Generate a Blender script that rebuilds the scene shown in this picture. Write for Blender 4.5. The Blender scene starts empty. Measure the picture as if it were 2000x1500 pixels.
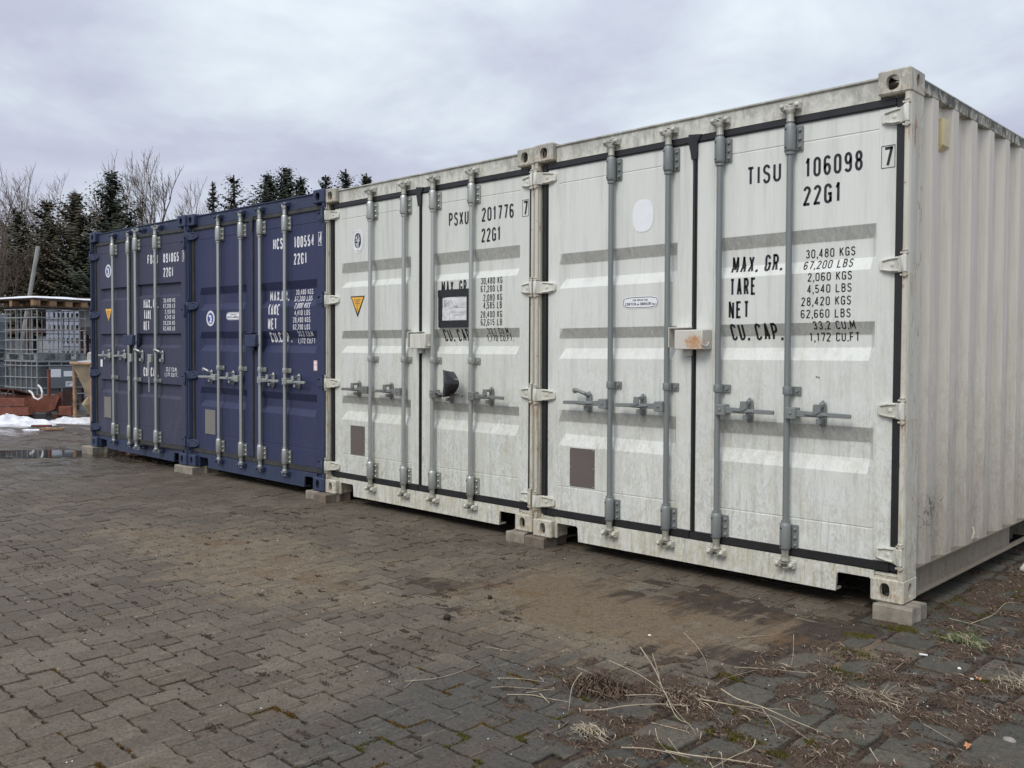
import bpy, bmesh, math, random
import numpy as np
from mathutils import Vector, Matrix, noise
random.seed(7)
SC = bpy.context.scene
R = math.radians
PI = math.pi

# ---------------------------------------------------------------- camera
cam_d = bpy.data.cameras.new("camera")
cam = bpy.data.objects.new("camera", cam_d)
SC.collection.objects.link(cam)
SC.camera = cam
cam_d.sensor_width = 36.0
cam_d.lens = 1774.88 / 2000 * 36
cam_d.clip_start = 0.05
cam_d.clip_end = 2000
_f = Vector((-0.6935, 0.7195, -0.0381)).normalized()
_r = Vector((0.7198, 0.6941, 0.0065)); _r = (_r - _f * _r.dot(_f)).normalized()
_u = _r.cross(_f)
cam.matrix_world = Matrix(((_r.x, _u.x, -_f.x, 1.6558), (_r.y, _u.y, -_f.y, -4.4543),
                           (_r.z, _u.z, -_f.z, 1.3095), (0, 0, 0, 1)))

# ---------------------------------------------------------------- light
SUN_DIR = Vector((0.12, -0.68, 0.70)).normalized()      # towards the sun
sun_el = math.asin(SUN_DIR.z)
sun_d = bpy.data.lights.new("sun", 'SUN')
sun_d.energy = 1.5
sun_d.angle = R(24)
sun_d.color = (1.0, 0.95, 0.87)
sun = bpy.data.objects.new("sun", sun_d)
SC.collection.objects.link(sun)
sun.rotation_euler = SUN_DIR.to_track_quat('Z', 'Y').to_euler()
sun.location = (0, -10, 20)

SC.view_settings.view_transform = 'Standard'
SC.view_settings.look = 'None'
SC.view_settings.exposure = 0.2
SC.view_settings.gamma = 1.0
SC.view_settings.use_curve_mapping = False

world = bpy.data.worlds.new("World")
SC.world = world
world.use_nodes = True
nt = world.node_tree
nt.nodes.clear()


def N(nt, typ, **kw):
    n = nt.nodes.new(typ)
    for k, v in kw.items():
        if k.startswith('i_'):
            key = k[2:]
            key = int(key) if key.isdigit() else key.replace('_', ' ')
            n.inputs[key].default_value = v
        else:
            setattr(n, k, v)
    return n


def L(nt, a, b):
    nt.links.new(a, b)


def math_(nt, op, a, b=None, clamp=False):
    n = nt.nodes.new('ShaderNodeMath'); n.operation = op; n.use_clamp = clamp
    for i, v in enumerate((a, b)):
        if v is None: continue
        if isinstance(v, (int, float)): n.inputs[i].default_value = v
        else: nt.links.new(v, n.inputs[i])
    return n.outputs[0]


def mix_(nt, fac, a, b, blend='MIX'):
    n = nt.nodes.new('ShaderNodeMix'); n.data_type = 'RGBA'; n.blend_type = blend
    n.clamp_factor = True
    for i, v in ((0, fac), (6, a), (7, b)):
        if isinstance(v, (int, float)): n.inputs[i].default_value = v
        elif isinstance(v, tuple): n.inputs[i].default_value = (*v[:3], 1)
        else: nt.links.new(v, n.inputs[i])
    return n.outputs[2]


def ramp_(nt, fac, stops, interp='LINEAR'):
    n = nt.nodes.new('ShaderNodeValToRGB')
    n.color_ramp.interpolation = interp
    el = n.color_ramp.elements
    while len(el) < len(stops): el.new(0.5)
    for e, (p, c) in zip(el, stops):
        e.position = p
        e.color = (c, c, c, 1) if isinstance(c, (int, float)) else (*c, 1)
    nt.links.new(fac, n.inputs[0])
    return n.outputs[0]


def noise_(nt, vec, scale=5, detail=4, rough=0.5, dist=0.0, sc=None, loc=None):
    if sc is not None or loc is not None:
        m = nt.nodes.new('ShaderNodeMapping')
        nt.links.new(vec, m.inputs[0])
        if sc is not None: m.inputs['Scale'].default_value = sc
        if loc is not None: m.inputs['Location'].default_value = loc
        vec = m.outputs[0]
    n = nt.nodes.new('ShaderNodeTexNoise')
    nt.links.new(vec, n.inputs['Vector'])
    n.inputs['Scale'].default_value = scale
    n.inputs['Detail'].default_value = detail
    n.inputs['Roughness'].default_value = rough
    n.inputs['Distortion'].default_value = dist
    return n.outputs[0]


tc = N(nt, 'ShaderNodeTexCoord')
sky = N(nt, 'ShaderNodeTexSky')
sky.sky_type = 'NISHITA'; sky.sun_disc = False
sky.sun_elevation = sun_el
sky.sun_rotation = math.atan2(SUN_DIR.x, SUN_DIR.y)
sky.air_density = 1.0; sky.dust_density = 3.0
sep = N(nt, 'ShaderNodeSeparateXYZ'); L(nt, tc.outputs['Generated'], sep.inputs[0])
zc = math_(nt, 'MAXIMUM', sep.outputs[2], 0.0)
den = math_(nt, 'ADD', zc, 0.22)
cx = math_(nt, 'DIVIDE', sep.outputs[0], den)
cy = math_(nt, 'DIVIDE', sep.outputs[1], den)
cmb = N(nt, 'ShaderNodeCombineXYZ'); L(nt, cx, cmb.inputs[0]); L(nt, cy, cmb.inputs[1])
n1 = noise_(nt, cmb.outputs[0], 0.85, 5, 0.55, 0.35, loc=(3.1, 1.7, 0))
n2 = noise_(nt, cmb.outputs[0], 2.3, 6, 0.6, 0.3, loc=(7.7, 2.3, 1))
nn = math_(nt, 'ADD', math_(nt, 'MULTIPLY', n1, 0.68), math_(nt, 'MULTIPLY', n2, 0.32))
cloud = ramp_(nt, nn, [(0.39, (4.55, 4.75, 5.95)), (0.46, (5.15, 5.45, 6.6)),
                       (0.53, (6.1, 6.65, 7.5)), (0.61, (7.3, 8.0, 8.6))])
# overcast: brighter towards the zenith, as an overcast sky is
up = N(nt, 'ShaderNodeMapRange'); up.interpolation_type = 'SMOOTHSTEP'
L(nt, zc, up.inputs[0])
up.inputs[1].default_value = 0.25; up.inputs[2].default_value = 1.0
up.inputs[3].default_value = 1.0; up.inputs[4].default_value = 1.9
cl2 = N(nt, 'ShaderNodeVectorMath'); cl2.operation = 'SCALE'
L(nt, cloud, cl2.inputs[0]); L(nt, up.outputs[0], cl2.inputs['Scale'])
hz = ramp_(nt, zc, [(0.0, 0.55), (0.22, 0.0)])
cl3 = mix_(nt, hz, cl2.outputs[0], (6.7, 7.1, 8.1))
skc = mix_(nt, 0.93, sky.outputs[0], cl3)
bg = N(nt, 'ShaderNodeBackground'); bg.inputs[1].default_value = 0.1
L(nt, skc, bg.inputs[0])
wo = N(nt, 'ShaderNodeOutputWorld'); L(nt, bg.outputs[0], wo.inputs[0])


# ---------------------------------------------------------------- materials
def new_mat(name):
    m = bpy.data.materials.new(name); m.use_nodes = True
    t = m.node_tree; t.nodes.clear()
    b = t.nodes.new('ShaderNodeBsdfPrincipled')
    o = t.nodes.new('ShaderNodeOutputMaterial')
    t.links.new(b.outputs[0], o.inputs[0])
    return m, t, b


def setb(t, b, col=None, rough=None, metal=None, bump=None, bstr=0.3, bdist=0.01, spec=None):
    def s(key, v):
        if v is None: return
        if isinstance(v, (int, float)): b.inputs[key].default_value = v
        elif isinstance(v, tuple): b.inputs[key].default_value = (*v[:3], 1)
        else: t.links.new(v, b.inputs[key])
    s('Base Color', col); s('Roughness', rough); s('Metallic', metal)
    if spec is not None: b.inputs['Specular IOR Level'].default_value = spec
    if bump is not None:
        n = t.nodes.new('ShaderNodeBump')
        n.inputs['Strength'].default_value = bstr
        n.inputs['Distance'].default_value = bdist
        t.links.new(bump, n.inputs['Height'])
        t.links.new(n.outputs[0], b.inputs['Normal'])


def simple(name, col, rough=0.6, metal=0.0, var=0.15, scale=20, spec=None, bump=0.0):
    m, t, b = new_mat(name)
    co = N(t, 'ShaderNodeTexCoord')
    n = noise_(t, co.outputs['Object'], scale, 4, 0.6)
    lo = tuple(c * (1 - var) for c in col); hi = tuple(min(1, c * (1 + var)) for c in col)
    c = ramp_(t, n, [(0.3, lo), (0.7, hi)])
    setb(t, b, c, rough, metal, n if bump else None, bump, 0.01, spec)
    return m


def paint(name, base, dirt, algae, rust=0.1, grime=0.6, low=1.0, gloss=0.45, seed=0.0, slope_shade=None, mildew=0.0, scuff=False, runs_at=None, lowtint=0.0):
    """weathered container paint; object coordinates are the container's own metres"""
    m, t, b = new_mat(name)
    co = N(t, 'ShaderNodeTexCoord')
    P = co.outputs['Object']
    sp = N(t, 'ShaderNodeSeparateXYZ'); L(t, P, sp.inputs[0])
    big = noise_(t, P, 1.7, 4, 0.6, 0.2, loc=(seed, seed * 2, 3))
    streak = noise_(t, P, 1.0, 7, 0.72, 0.35, sc=(15, 15, 1.1), loc=(seed, 1, 0))
    runs = noise_(t, P, 1.0, 5, 0.6, 0.7, sc=(48, 48, 3.6), loc=(0, seed, 4))
    fine = noise_(t, P, 55, 6, 0.7, 0.6)
    mott = noise_(t, P, 1.0, 8, 0.82, 1.2, sc=(40, 40, 21), loc=(seed, 2, 5))
    mbig = noise_(t, P, 1.0, 4, 0.6, 0.5, sc=(5, 5, 2.6), loc=(seed, 3, 5))
    # rain splash and standing dirt gather on the lower half
    zl = N(t, 'ShaderNodeMapRange'); L(t, sp.outputs[2], zl.inputs[0])
    zl.inputs[1].default_value = 1.75; zl.inputs[2].default_value = 0.25
    zl.inputs[3].default_value = 0.0; zl.inputs[4].default_value = 1.0
    c = mix_(t, ramp_(t, big, [(0.35, 0.0), (0.7, 0.35)]), base, tuple(x * 0.88 for x in base))
    f1 = math_(t, 'MULTIPLY', ramp_(t, streak, [(0.48, 0.0), (0.74, 1.0)]), 0.45 * grime)
    c = mix_(t, f1, c, dirt)
    f1b = math_(t, 'MULTIPLY', ramp_(t, runs, [(0.54, 0.0), (0.70, 1.0)]), math_(t, 'ADD', .10 * grime, math_(t, 'MULTIPLY', zl.outputs[0], .40 * grime)))
    c = mix_(t, f1b, c, dirt)
    m1 = math_(t, 'MULTIPLY', math_(t, 'MULTIPLY', ramp_(t, mott, [(0.46, 0.0), (0.58, 1.0)]), ramp_(t, mbig, [(.36, .25), (.6, 1.0)])), zl.outputs[0])
    c = mix_(t, math_(t, 'MULTIPLY', m1, 0.62 * grime * low), c, dirt)
    al = math_(t, 'MULTIPLY', ramp_(t, noise_(t, P, 1.0, 6, 0.75, 0.9, sc=(10, 10, 4.2), loc=(seed, 7, 1)), [(0.47, 0.0), (0.64, 1.0)]),
               math_(t, 'MULTIPLY', zl.outputs[0], ramp_(t, fine, [(0.35, 0.25), (0.6, 1.0)])))
    c = mix_(t, math_(t, 'MULTIPLY', al, 0.50 * low), c, algae)
    sc_ = ramp_(t, noise_(t, P, 30, 8, 0.8, 0.0, loc=(seed, 0, 9)), [(0.66, 0.0), (0.72, 1.0)])
    c = mix_(t, math_(t, 'MULTIPLY', sc_, 0.40 * grime), c, tuple(x * 0.5 for x in dirt))
    if slope_shade:
        # shade of the down-facing band slopes painted into the colour, streaky; pressed width only
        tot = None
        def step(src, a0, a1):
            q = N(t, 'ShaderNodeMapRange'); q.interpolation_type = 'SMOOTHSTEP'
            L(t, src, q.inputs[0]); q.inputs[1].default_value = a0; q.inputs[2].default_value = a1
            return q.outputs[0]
        for (z0, z1) in slope_shade:
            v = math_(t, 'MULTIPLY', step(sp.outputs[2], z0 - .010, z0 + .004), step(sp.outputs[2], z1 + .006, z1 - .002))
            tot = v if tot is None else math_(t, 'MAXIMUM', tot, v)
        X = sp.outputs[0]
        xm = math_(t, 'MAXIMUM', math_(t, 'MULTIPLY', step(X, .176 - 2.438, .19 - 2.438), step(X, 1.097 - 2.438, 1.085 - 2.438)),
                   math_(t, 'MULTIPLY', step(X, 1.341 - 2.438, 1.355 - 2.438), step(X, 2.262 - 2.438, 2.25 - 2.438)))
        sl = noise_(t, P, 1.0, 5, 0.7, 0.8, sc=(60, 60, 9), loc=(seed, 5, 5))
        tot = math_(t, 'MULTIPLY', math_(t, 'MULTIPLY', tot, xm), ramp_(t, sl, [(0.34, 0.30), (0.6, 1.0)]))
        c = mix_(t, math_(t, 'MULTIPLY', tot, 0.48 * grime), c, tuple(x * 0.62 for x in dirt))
    if mildew > 0:
        mz = N(t, 'ShaderNodeMapRange'); L(t, sp.outputs[2], mz.inputs[0])
        mz.inputs[1].default_value = 2.44; mz.inputs[2].default_value = 2.58
        mn = noise_(t, P, 1.0, 7, 0.75, 0.5, sc=(17, 17, 10), loc=(seed, 9, 9))
        mf = ramp_(t, math_(t, 'ADD', mn, math_(t, 'MULTIPLY', mz.outputs[0], .20)), [(.52, 0), (.68, 1)])
        mf = math_(t, 'MULTIPLY', mf, math_(t, 'GREATER_THAN', sp.outputs[2], 2.43))
        c = mix_(t, math_(t, 'MULTIPLY', mf, mildew), c, (.060, .062, .050))
    if scuff:
        ln = N(t, 'ShaderNodeVectorMath'); ln.operation = 'DISTANCE'; L(t, P, ln.inputs[0])
        ln.inputs[1].default_value = (-.02, .40, .42)
        sn = noise_(t, P, 22, 8, .8, 1.5)
        sf = ramp_(t, math_(t, 'SUBTRACT', sn, math_(t, 'MULTIPLY', ln.outputs['Value'], 1.1)), [(.40, 0), (.44, 1)])
        s2 = ramp_(t, noise_(t, P, 9, 9, .85, 2.0, loc=(5, 5, 5)), [(.70, 0), (.715, 1)])
        c = mix_(t, math_(t, 'MAXIMUM', math_(t, 'MULTIPLY', sf, .8), math_(t, 'MULTIPLY', s2, .6)), c, (.055, .042, .034))
    if lowtint > 0:
        zt_ = ramp_(t, math_(t, 'ADD', sp.outputs[2], math_(t, 'MULTIPLY', math_(t, 'SUBTRACT', streak, .5), 1.6)), [(.0, 1.0), (1.0, 0.0)])
        c = mix_(t, math_(t, 'MULTIPLY', zt_, lowtint), c, (.20, .165, .115))
    if runs_at:
        tot = None
        for h_, ln_ in runs_at:      # rust weeping downwards from fittings at these heights
            q = N(t, 'ShaderNodeMapRange'); L(t, sp.outputs[2], q.inputs[0])
            q.inputs[1].default_value = h_ - ln_; q.inputs[2].default_value = h_
            q.inputs[3].default_value = 0.0; q.inputs[4].default_value = 1.0
            v = math_(t, 'MULTIPLY', q.outputs[0], math_(t, 'LESS_THAN', sp.outputs[2], h_ + .012))
            tot = v if tot is None else math_(t, 'MAXIMUM', tot, v)
        rn0 = noise_(t, P, 1.0, 5, .7, .4, sc=(75, 75, 6), loc=(seed, 4, 4))
        rr0 = ramp_(t, math_(t, 'ADD', rn0, math_(t, 'MULTIPLY', tot, .16)), [(.64, 0), (.78, 1)])
        rr0 = math_(t, 'MULTIPLY', rr0, ramp_(t, tot, [(0, 0), (.25, 1)]))
        c = mix_(t, math_(t, 'MULTIPLY', rr0, .62), c, mix_(t, fine, (.20, .075, .025), (.50, .27, .12)))
    if rust > 0:
        rn = noise_(t, P, 1.0, 6, 0.72, 0.5, sc=(22, 22, 7), loc=(seed, 3, 8))
        th = 0.74 - 0.2 * rust
        rf = ramp_(t, rn, [(th, 0.0), (th + 0.07, 1.0)])
        rc = mix_(t, fine, (0.16, 0.06, 0.025), (0.42, 0.2, 0.09))
        c = mix_(t, math_(t, 'MULTIPLY', rf, 0.8), c, rc)
    rg = ramp_(t, streak, [(0.3, gloss), (0.75, min(1, gloss + 0.3))])
    bm = math_(t, 'ADD', math_(t, 'MULTIPLY', fine, 0.25), math_(t, 'MULTIPLY', noise_(t, P, 3.2, 2, 0.5), 2.0))
    setb(t, b, c, rg, 0.0, bm, 0.18, 0.004)
    return m


SLOPE_SHADE1 = [(1.80, 1.866), (1.317, 1.38), (0.772, 0.848)]
SLOPE_SHADE2 = [(1.875, 1.954), (1.325, 1.387), (0.778, 0.841)]
DIRT = (0.30, 0.30, 0.265); ALG = (0.48, 0.45, 0.30)
M = {}
M['white1'] = paint('white_paint_door', (0.71, 0.73, 0.685), DIRT, ALG, 0.0, 0.85, 1.0, 0.4, 0.0, SLOPE_SHADE1)
M['white2'] = paint('white_paint_door_b', (0.67, 0.69, 0.64), DIRT, ALG, 0.0, 0.95, 1.15, 0.4, 4.3, SLOPE_SHADE2)
M['wframe'] = paint('white_frame_paint', (0.67, 0.67, 0.60), (0.24, 0.23, 0.175), (0.42, 0.36, 0.17), 0.45, 1.0, 1.0, 0.5, 2.2, mildew=.38)
M['wside'] = paint('white_side_paint', (0.66, 0.615, 0.53), (0.27, 0.24, 0.19), (0.27, 0.225, 0.15), 0.12, 0.85, 1.0, 0.5, 6.2, scuff=True, lowtint=.55)
M['wrail'] = paint('white_rail_paint', (0.56, 0.54, 0.45), (0.13, 0.13, 0.095), (0.2, 0.17, 0.1), 0.25, 1.6, 1.2, 0.6, 8.2, mildew=.95)
M['wlow'] = paint('dirty_low_rail_paint', (0.22, 0.19, 0.14), (0.12, 0.10, 0.075), (0.17, 0.14, 0.09), 0.3, 1.3, 1.2, 0.6, 1.2)
M['wrust'] = paint('rusty_white_paint', (0.60, 0.585, 0.50), (0.25, 0.22, 0.15), (0.40, 0.31, 0.14), 0.8, 1.1, 1.1, 0.55, 5.5, mildew=.4, runs_at=[(2.50, .16), (2.31, .22), (1.60, .30), (.89, .40), (.17, .06), (.035, .05)])
M['blue3'] = paint('blue_paint', (0.025, 0.032, 0.088), (0.05, 0.055, 0.085), (0.07, 0.08, 0.10), 0.0, 0.6, 0.6, 0.42, 1.0)
M['blue4'] = paint('faded_blue_paint', (0.042, 0.044, 0.082), (0.075, 0.076, 0.085), (0.12, 0.14, 0.17), 0.0, 0.7, 0.6, 0.45, 9.0)
M['bframe'] = paint('blue_frame_paint', (0.028, 0.040, 0.088), (0.055, 0.065, 0.085), (0.07, 0.11, 0.15), 0.12, 0.6, 0.5, 0.42, 3.0)
M['galv'] = paint('galvanised_steel', (0.46, 0.475, 0.445), (0.28, 0.28, 0.25), (0.33, 0.32, 0.25), 0.0, 0.8, 0.5, 0.30, 3.3)
M['gpaint'] = paint('grey_bar_paint', (0.215, 0.235, 0.235), (0.30, 0.30, 0.27), (0.27, 0.27, 0.23), 0.0, 0.8, 0.6, 0.38, 7.3)
M['cast'] = paint('cam_casting', (0.44, 0.44, 0.38), (0.17, 0.155, 0.12), (0.35, 0.28, 0.15), 0.25, 1.2, 0.6, 0.42, 2.9)
M['handle'] = paint('dull_handle_steel', (0.27, 0.275, 0.26), (0.15, 0.145, 0.125), (0.25, 0.2, 0.12), 0.15, 1.0, 0.5, 0.36, 5.9)
for k, v_ in (('galv', .7), ('gpaint', .3), ('handle', .6), ('cast', .4)):
    M[k].node_tree.nodes['Principled BSDF'].inputs['Metallic'].default_value = v_
M['rubber'] = simple('black_rubber', (0.016, 0.016, 0.017), 0.42, var=0.3, scale=9, bump=0.1)
M['rubberg'] = simple('worn_rubber', (0.040, 0.040, 0.038), 0.6, var=0.35, scale=9, bump=0.1)
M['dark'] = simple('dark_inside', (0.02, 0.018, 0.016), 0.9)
M['under'] = simple('underside_tar', (0.03, 0.028, 0.025), 0.9)
M['ink'] = simple('black_lettering', (0.014, 0.014, 0.018), 0.4)
M['inkw'] = simple('white_lettering', (0.78, 0.78, 0.80), 0.45, var=0.05)
M['plate'] = simple('data_plate_metal', (0.150, 0.125, 0.115), 0.45, 0.3, 0.12, 4)
M['plateg'] = simple('data_plate_grey', (0.215, 0.205, 0.18), 0.5, 0.2, 0.12, 4)
M['stick'] = simple('sticker_white', (0.80, 0.82, 0.84), 0.4, var=0.03)
M['yellow'] = simple('sticker_yellow', (0.85, 0.45, 0.04), 0.45, var=0.05)
M['blueink'] = simple('emblem_blue', (0.04, 0.06, 0.28), 0.45, var=0.05)
M['paper'] = simple('old_paper', (0.66, 0.67, 0.68), 0.7, var=0.12, scale=14, bump=0.3)
M['tape'] = simple('black_tape', (0.012, 0.012, 0.013), 0.35, var=0.3, bump=0.2)
M['pink'] = simple('sticker_pink', (0.72, 0.45, 0.42), 0.5, var=0.1)
M['greenspray'] = simple('green_spray', (0.08, 0.65, 0.06), 0.5, var=0.1)
M['cream'] = simple('cream_plastic', (0.62, 0.52, 0.30), 0.5, var=0.12, scale=8)


# ---------------------------------------------------------------- mesh helpers
class G:
    def __init__(s): s.v = []; s.f = []; s.tf = None; s.mi = []; s.cm = 0
    def add(s, vs, fs):
        o = len(s.v)
        if s.tf: vs = [s.tf(q) for q in vs]
        s.v += [tuple(q) for q in vs]
        s.f += [tuple(o + i for i in f) for f in fs]
        s.mi += [s.cm] * len(fs)
    def box(s, x0, x1, y0, y1, z0, z1):
        s.add([(x0, y0, z0), (x1, y0, z0), (x1, y1, z0), (x0, y1, z0), (x0, y0, z1), (x1, y0, z1), (x1, y1, z1), (x0, y1, z1)],
              [(0, 3, 2, 1), (4, 5, 6, 7), (0, 1, 5, 4), (1, 2, 6, 5), (2, 3, 7, 6), (3, 0, 4, 7)])
    def prism(s, poly, a0, a1, axis='z'):
        n = len(poly)
        def P(q, a):
            if axis == 'z': return (q[0], q[1], a)
            if axis == 'y': return (q[0], a, q[1])
            return (a, q[0], q[1])
        vs = [P(q, a0) for q in poly] + [P(q, a1) for q in poly]
        fs = [tuple(range(n))[::-1], tuple(range(n, 2 * n))] + [(i, (i + 1) % n, n + (i + 1) % n, n + i) for i in range(n)]
        s.add(vs, fs)
    def tube(s, pts, rad, n=8, cap=True):
        pts = [Vector(p) for p in pts]
        if not isinstance(rad, (list, tuple)): rad = [rad] * len(pts)
        vs = []; fs = []
        ref = None
        for i, p in enumerate(pts):
            d = (pts[min(i + 1, len(pts) - 1)] - pts[max(i - 1, 0)])
            if d.length < 1e-9: d = Vector((0, 0, 1))
            d.normalize()
            if ref is None:
                ref = d.orthogonal().normalized()
            a = (ref - d * ref.dot(d))
            a = a.normalized() if a.length > 1e-6 else d.orthogonal().normalized()
            ref = a; b = d.cross(a)
            for k in range(n):
                t = 2 * PI * k / n
                vs.append(p + (a * math.cos(t) + b * math.sin(t)) * rad[i])
        for i in range(len(pts) - 1):
            for k in range(n):
                k2 = (k + 1) % n
                fs.append((i * n + k, i * n + k2, (i + 1) * n + k2, (i + 1) * n + k))
        if cap and n > 2:
            fs.append(tuple(range(n))[::-1]); fs.append(tuple((len(pts) - 1) * n + k for k in range(n)))
        s.add(vs, fs)
    def lathe(s, prof, c=(0, 0, 0), n=16, axis='z', cap=True):
        """prof: list of (radius, height) along the axis through c"""
        vs = []
        for r, h in prof:
            for k in range(n):
                t = 2 * PI * k / n
                if axis == 'z': vs.append((c[0] + r * math.cos(t), c[1] + r * math.sin(t), c[2] + h))
                elif axis == 'y': vs.append((c[0] + r * math.cos(t), c[1] + h, c[2] + r * math.sin(t)))
                else: vs.append((c[0] + h, c[1] + r * math.cos(t), c[2] + r * math.sin(t)))
        fs = []
        for i in range(len(prof) - 1):
            for k in range(n):
                k2 = (k + 1) % n
                fs.append((i * n + k, i * n + k2, (i + 1) * n + k2, (i + 1) * n + k))
        if cap:
            fs.append(tuple(range(n))[::-1]); fs.append(tuple((len(prof) - 1) * n + k for k in range(n)))
        s.add(vs, fs)
    def obj(s, name, mat, parent=None, bevel=0.0, smooth=False, recalc=True, seg=1, attr=None):
        me = bpy.data.meshes.new(name)
        me.from_pydata(s.v, [], s.f)
        mats = mat if isinstance(mat, (list, tuple)) else [mat]
        for m in mats: me.materials.append(m)
        if len(mats) > 1: me.polygons.foreach_set('material_index', s.mi)
        if recalc or bevel > 0:
            bm = bmesh.new(); bm.from_mesh(me)
            if recalc: bmesh.ops.recalc_face_normals(bm, faces=bm.faces)
            if bevel > 0:
                es = [e for e in bm.edges if len(e.link_faces) == 2 and e.calc_face_angle(0) > 0.6]
                bmesh.ops.bevel(bm, geom=es, offset=bevel, segments=seg, affect='EDGES', clamp_overlap=True)
            bm.to_mesh(me); bm.free()
        if attr is not None:
            a = me.attributes.new('rnd', 'FLOAT', 'FACE')
            a.data.foreach_set('value', attr)
        if smooth:
            me.polygons.foreach_set('use_smooth', [True] * len(me.polygons))
            try: me.set_sharp_from_angle(angle=R(35))
            except Exception: pass
        me.update()
        o = bpy.data.objects.new(name, me)
        SC.collection.objects.link(o)
        if parent is not None: o.parent = parent
        return o


def tag(o, label=None, cat=None, group=None, kind=None):
    if label: o['label'] = label
    if cat: o['category'] = cat
    if group: o['group'] = group
    if kind: o['kind'] = kind
    return o


def empty(name, loc, rot=(0, 0, 0)):
    o = bpy.data.objects.new(name, None)
    SC.collection.objects.link(o)
    o.location = loc; o.rotation_euler = rot
    o.empty_display_size = 0.2
    return o


# ---------------------------------------------------------------- stroke lettering
def arc(cx, cy, rx, ry, a0, a1, n=6):
    return [(cx + rx * math.cos(R(a0 + (a1 - a0) * i / n)), cy + ry * math.sin(R(a0 + (a1 - a0) * i / n))) for i in range(n + 1)]


O_ = arc(.5, .8, .5, .2, 180, 0, 8) + arc(.5, .2, .5, .2, 0, -180, 8) + [(0, .8)]
GL = {
    '0': [O_], 'O': [O_],
    '1': [[(.15, .78), (.6, 1), (.6, 0)]],
    '2': [arc(.5, .8, .5, .2, 175, -15) + [(0, 0), (1, 0)]],
    '3': [arc(.5, .77, .46, .23, 165, -90), arc(.5, .27, .5, .27, 90, -165)],
    '4': [[(.72, 0), (.72, 1), (0, .27), (1, .27)]],
    '5': [[(.95, 1), (.12, 1), (.06, .54)] + arc(.48, .3, .5, .3, 130, -160)],
    '6': [arc(.5, .8, .5, .2, 20, 180) + [(0, .28)], arc(.5, .28, .5, .28, 0, 360, 12)],
    '7': [[(0, 1), (1, 1), (.42, 0)]],
    '8': [arc(.5, .77, .44, .23, 0, 360, 12), arc(.5, .27, .5, .27, 0, 360, 12)],
    '9': [arc(.5, .2, .5, .2, -160, 0) + [(1, .72)], arc(.5, .72, .5, .28, 0, 360, 12)],
    'A': [[(0, 0), (.5, 1), (1, 0)], [(.18, .3), (.82, .3)]],
    'B': [[(0, 0), (0, 1), (.5, 1)] + arc(.5, .77, .42, .23, 90, -90) + [(0, .54)], [(.4, .54)] + arc(.5, .27, .5, .27, 90, -90) + [(0, 0)]],
    'C': [arc(.5, .8, .5, .2, 0, 180) + arc(.5, .2, .5, .2, 180, 360)],
    'D': [[(0, 0), (0, 1)] + arc(.4, .75, .6, .25, 90, 0) + arc(.4, .25, .6, .25, 0, -90) + [(0, 0)]],
    'E': [[(1, 1), (0, 1), (0, 0), (1, 0)], [(0, .53), (.8, .53)]],
    'F': [[(1, 1), (0, 1), (0, 0)], [(0, .52), (.8, .52)]],
    'G': [arc(.5, .8, .5, .2, 0, 180) + arc(.5, .2, .5, .2, 180, 340) + [(1, .48), (.52, .48)], [(1, .3), (1, 0)]],
    'H': [[(0, 0), (0, 1)], [(1, 0), (1, 1)], [(0, .52), (1, .52)]],
    'I': [[(.5, 0), (.5, 1)]],
    'K': [[(0, 0), (0, 1)], [(1, 1), (.05, .45)], [(.3, .6), (1, 0)]],
    'L': [[(0, 1), (0, 0), (1, 0)]],
    'M': [[(0, 0), (.06, 1), (.5, .25), (.94, 1), (1, 0)]],
    'N': [[(0, 0), (0, 1), (1, 0), (1, 1)]],
    'P': [[(0, 0), (0, 1), (.5, 1)] + arc(.5, .74, .5, .26, 90, -90) + [(0, .48)]],
    'Q': [O_, [(.6, .25), (1.05, -.05)]],
    'R': [[(0, 0), (0, 1), (.5, 1)] + arc(.5, .75, .48, .25, 90, -90) + [(0, .5)], [(.5, .5), (1, 0)]],
    'S': [arc(.5, .77, .48, .23, 15, 250, 8) + arc(.5, .25, .5, .27, 80, -165, 8)],
    'T': [[(0, 1), (1, 1)], [(.5, 1), (.5, 0)]],
    'U': [[(0, 1), (0, .22)] + arc(.5, .22, .5, .22, 180, 360) + [(1, 1)]],
    'V': [[(0, 1), (.5, 0), (1, 1)]],
    'X': [[(0, 0), (1, 1)], [(0, 1), (1, 0)]],
    'Y': [[(0, 1), (.5, .5), (1, 1)], [(.5, .5), (.5, 0)]],
}


def strip(pts, t):
    """polyline in metres -> list of convex quads of width t"""
    n = len(pts); q = []
    closed = (abs(pts[0][0] - pts[-1][0]) + abs(pts[0][1] - pts[-1][1])) < 1e-6
    nor = []
    for i in range(n - 1):
        dx = pts[i + 1][0] - pts[i][0]; dy = pts[i + 1][1] - pts[i][1]
        l = math.hypot(dx, dy) or 1e-9
        nor.append((-dy / l, dx / l))
    off = []
    for i in range(n):
        if i == 0: a = nor[-1] if closed else nor[0]; b = nor[0]
        elif i == n - 1: a = nor[-1]; b = nor[0] if closed else nor[-1]
        else: a = nor[i - 1]; b = nor[i]
        mx = a[0] + b[0]; my = a[1] + b[1]
        l2 = mx * mx + my * my
        k = 2 / max(l2, 0.55)
        off.append((mx * k * t / 2, my * k * t / 2))
    for i in range(n - 1):
        p, r = pts[i], pts[i + 1]; a, b = off[i], off[i + 1]
        q.append([(p[0] + a[0], p[1] + a[1]), (r[0] + b[0], r[1] + b[1]), (r[0] - b[0], r[1] - b[1]), (p[0] - a[0], p[1] - a[1])])
    return q


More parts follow.
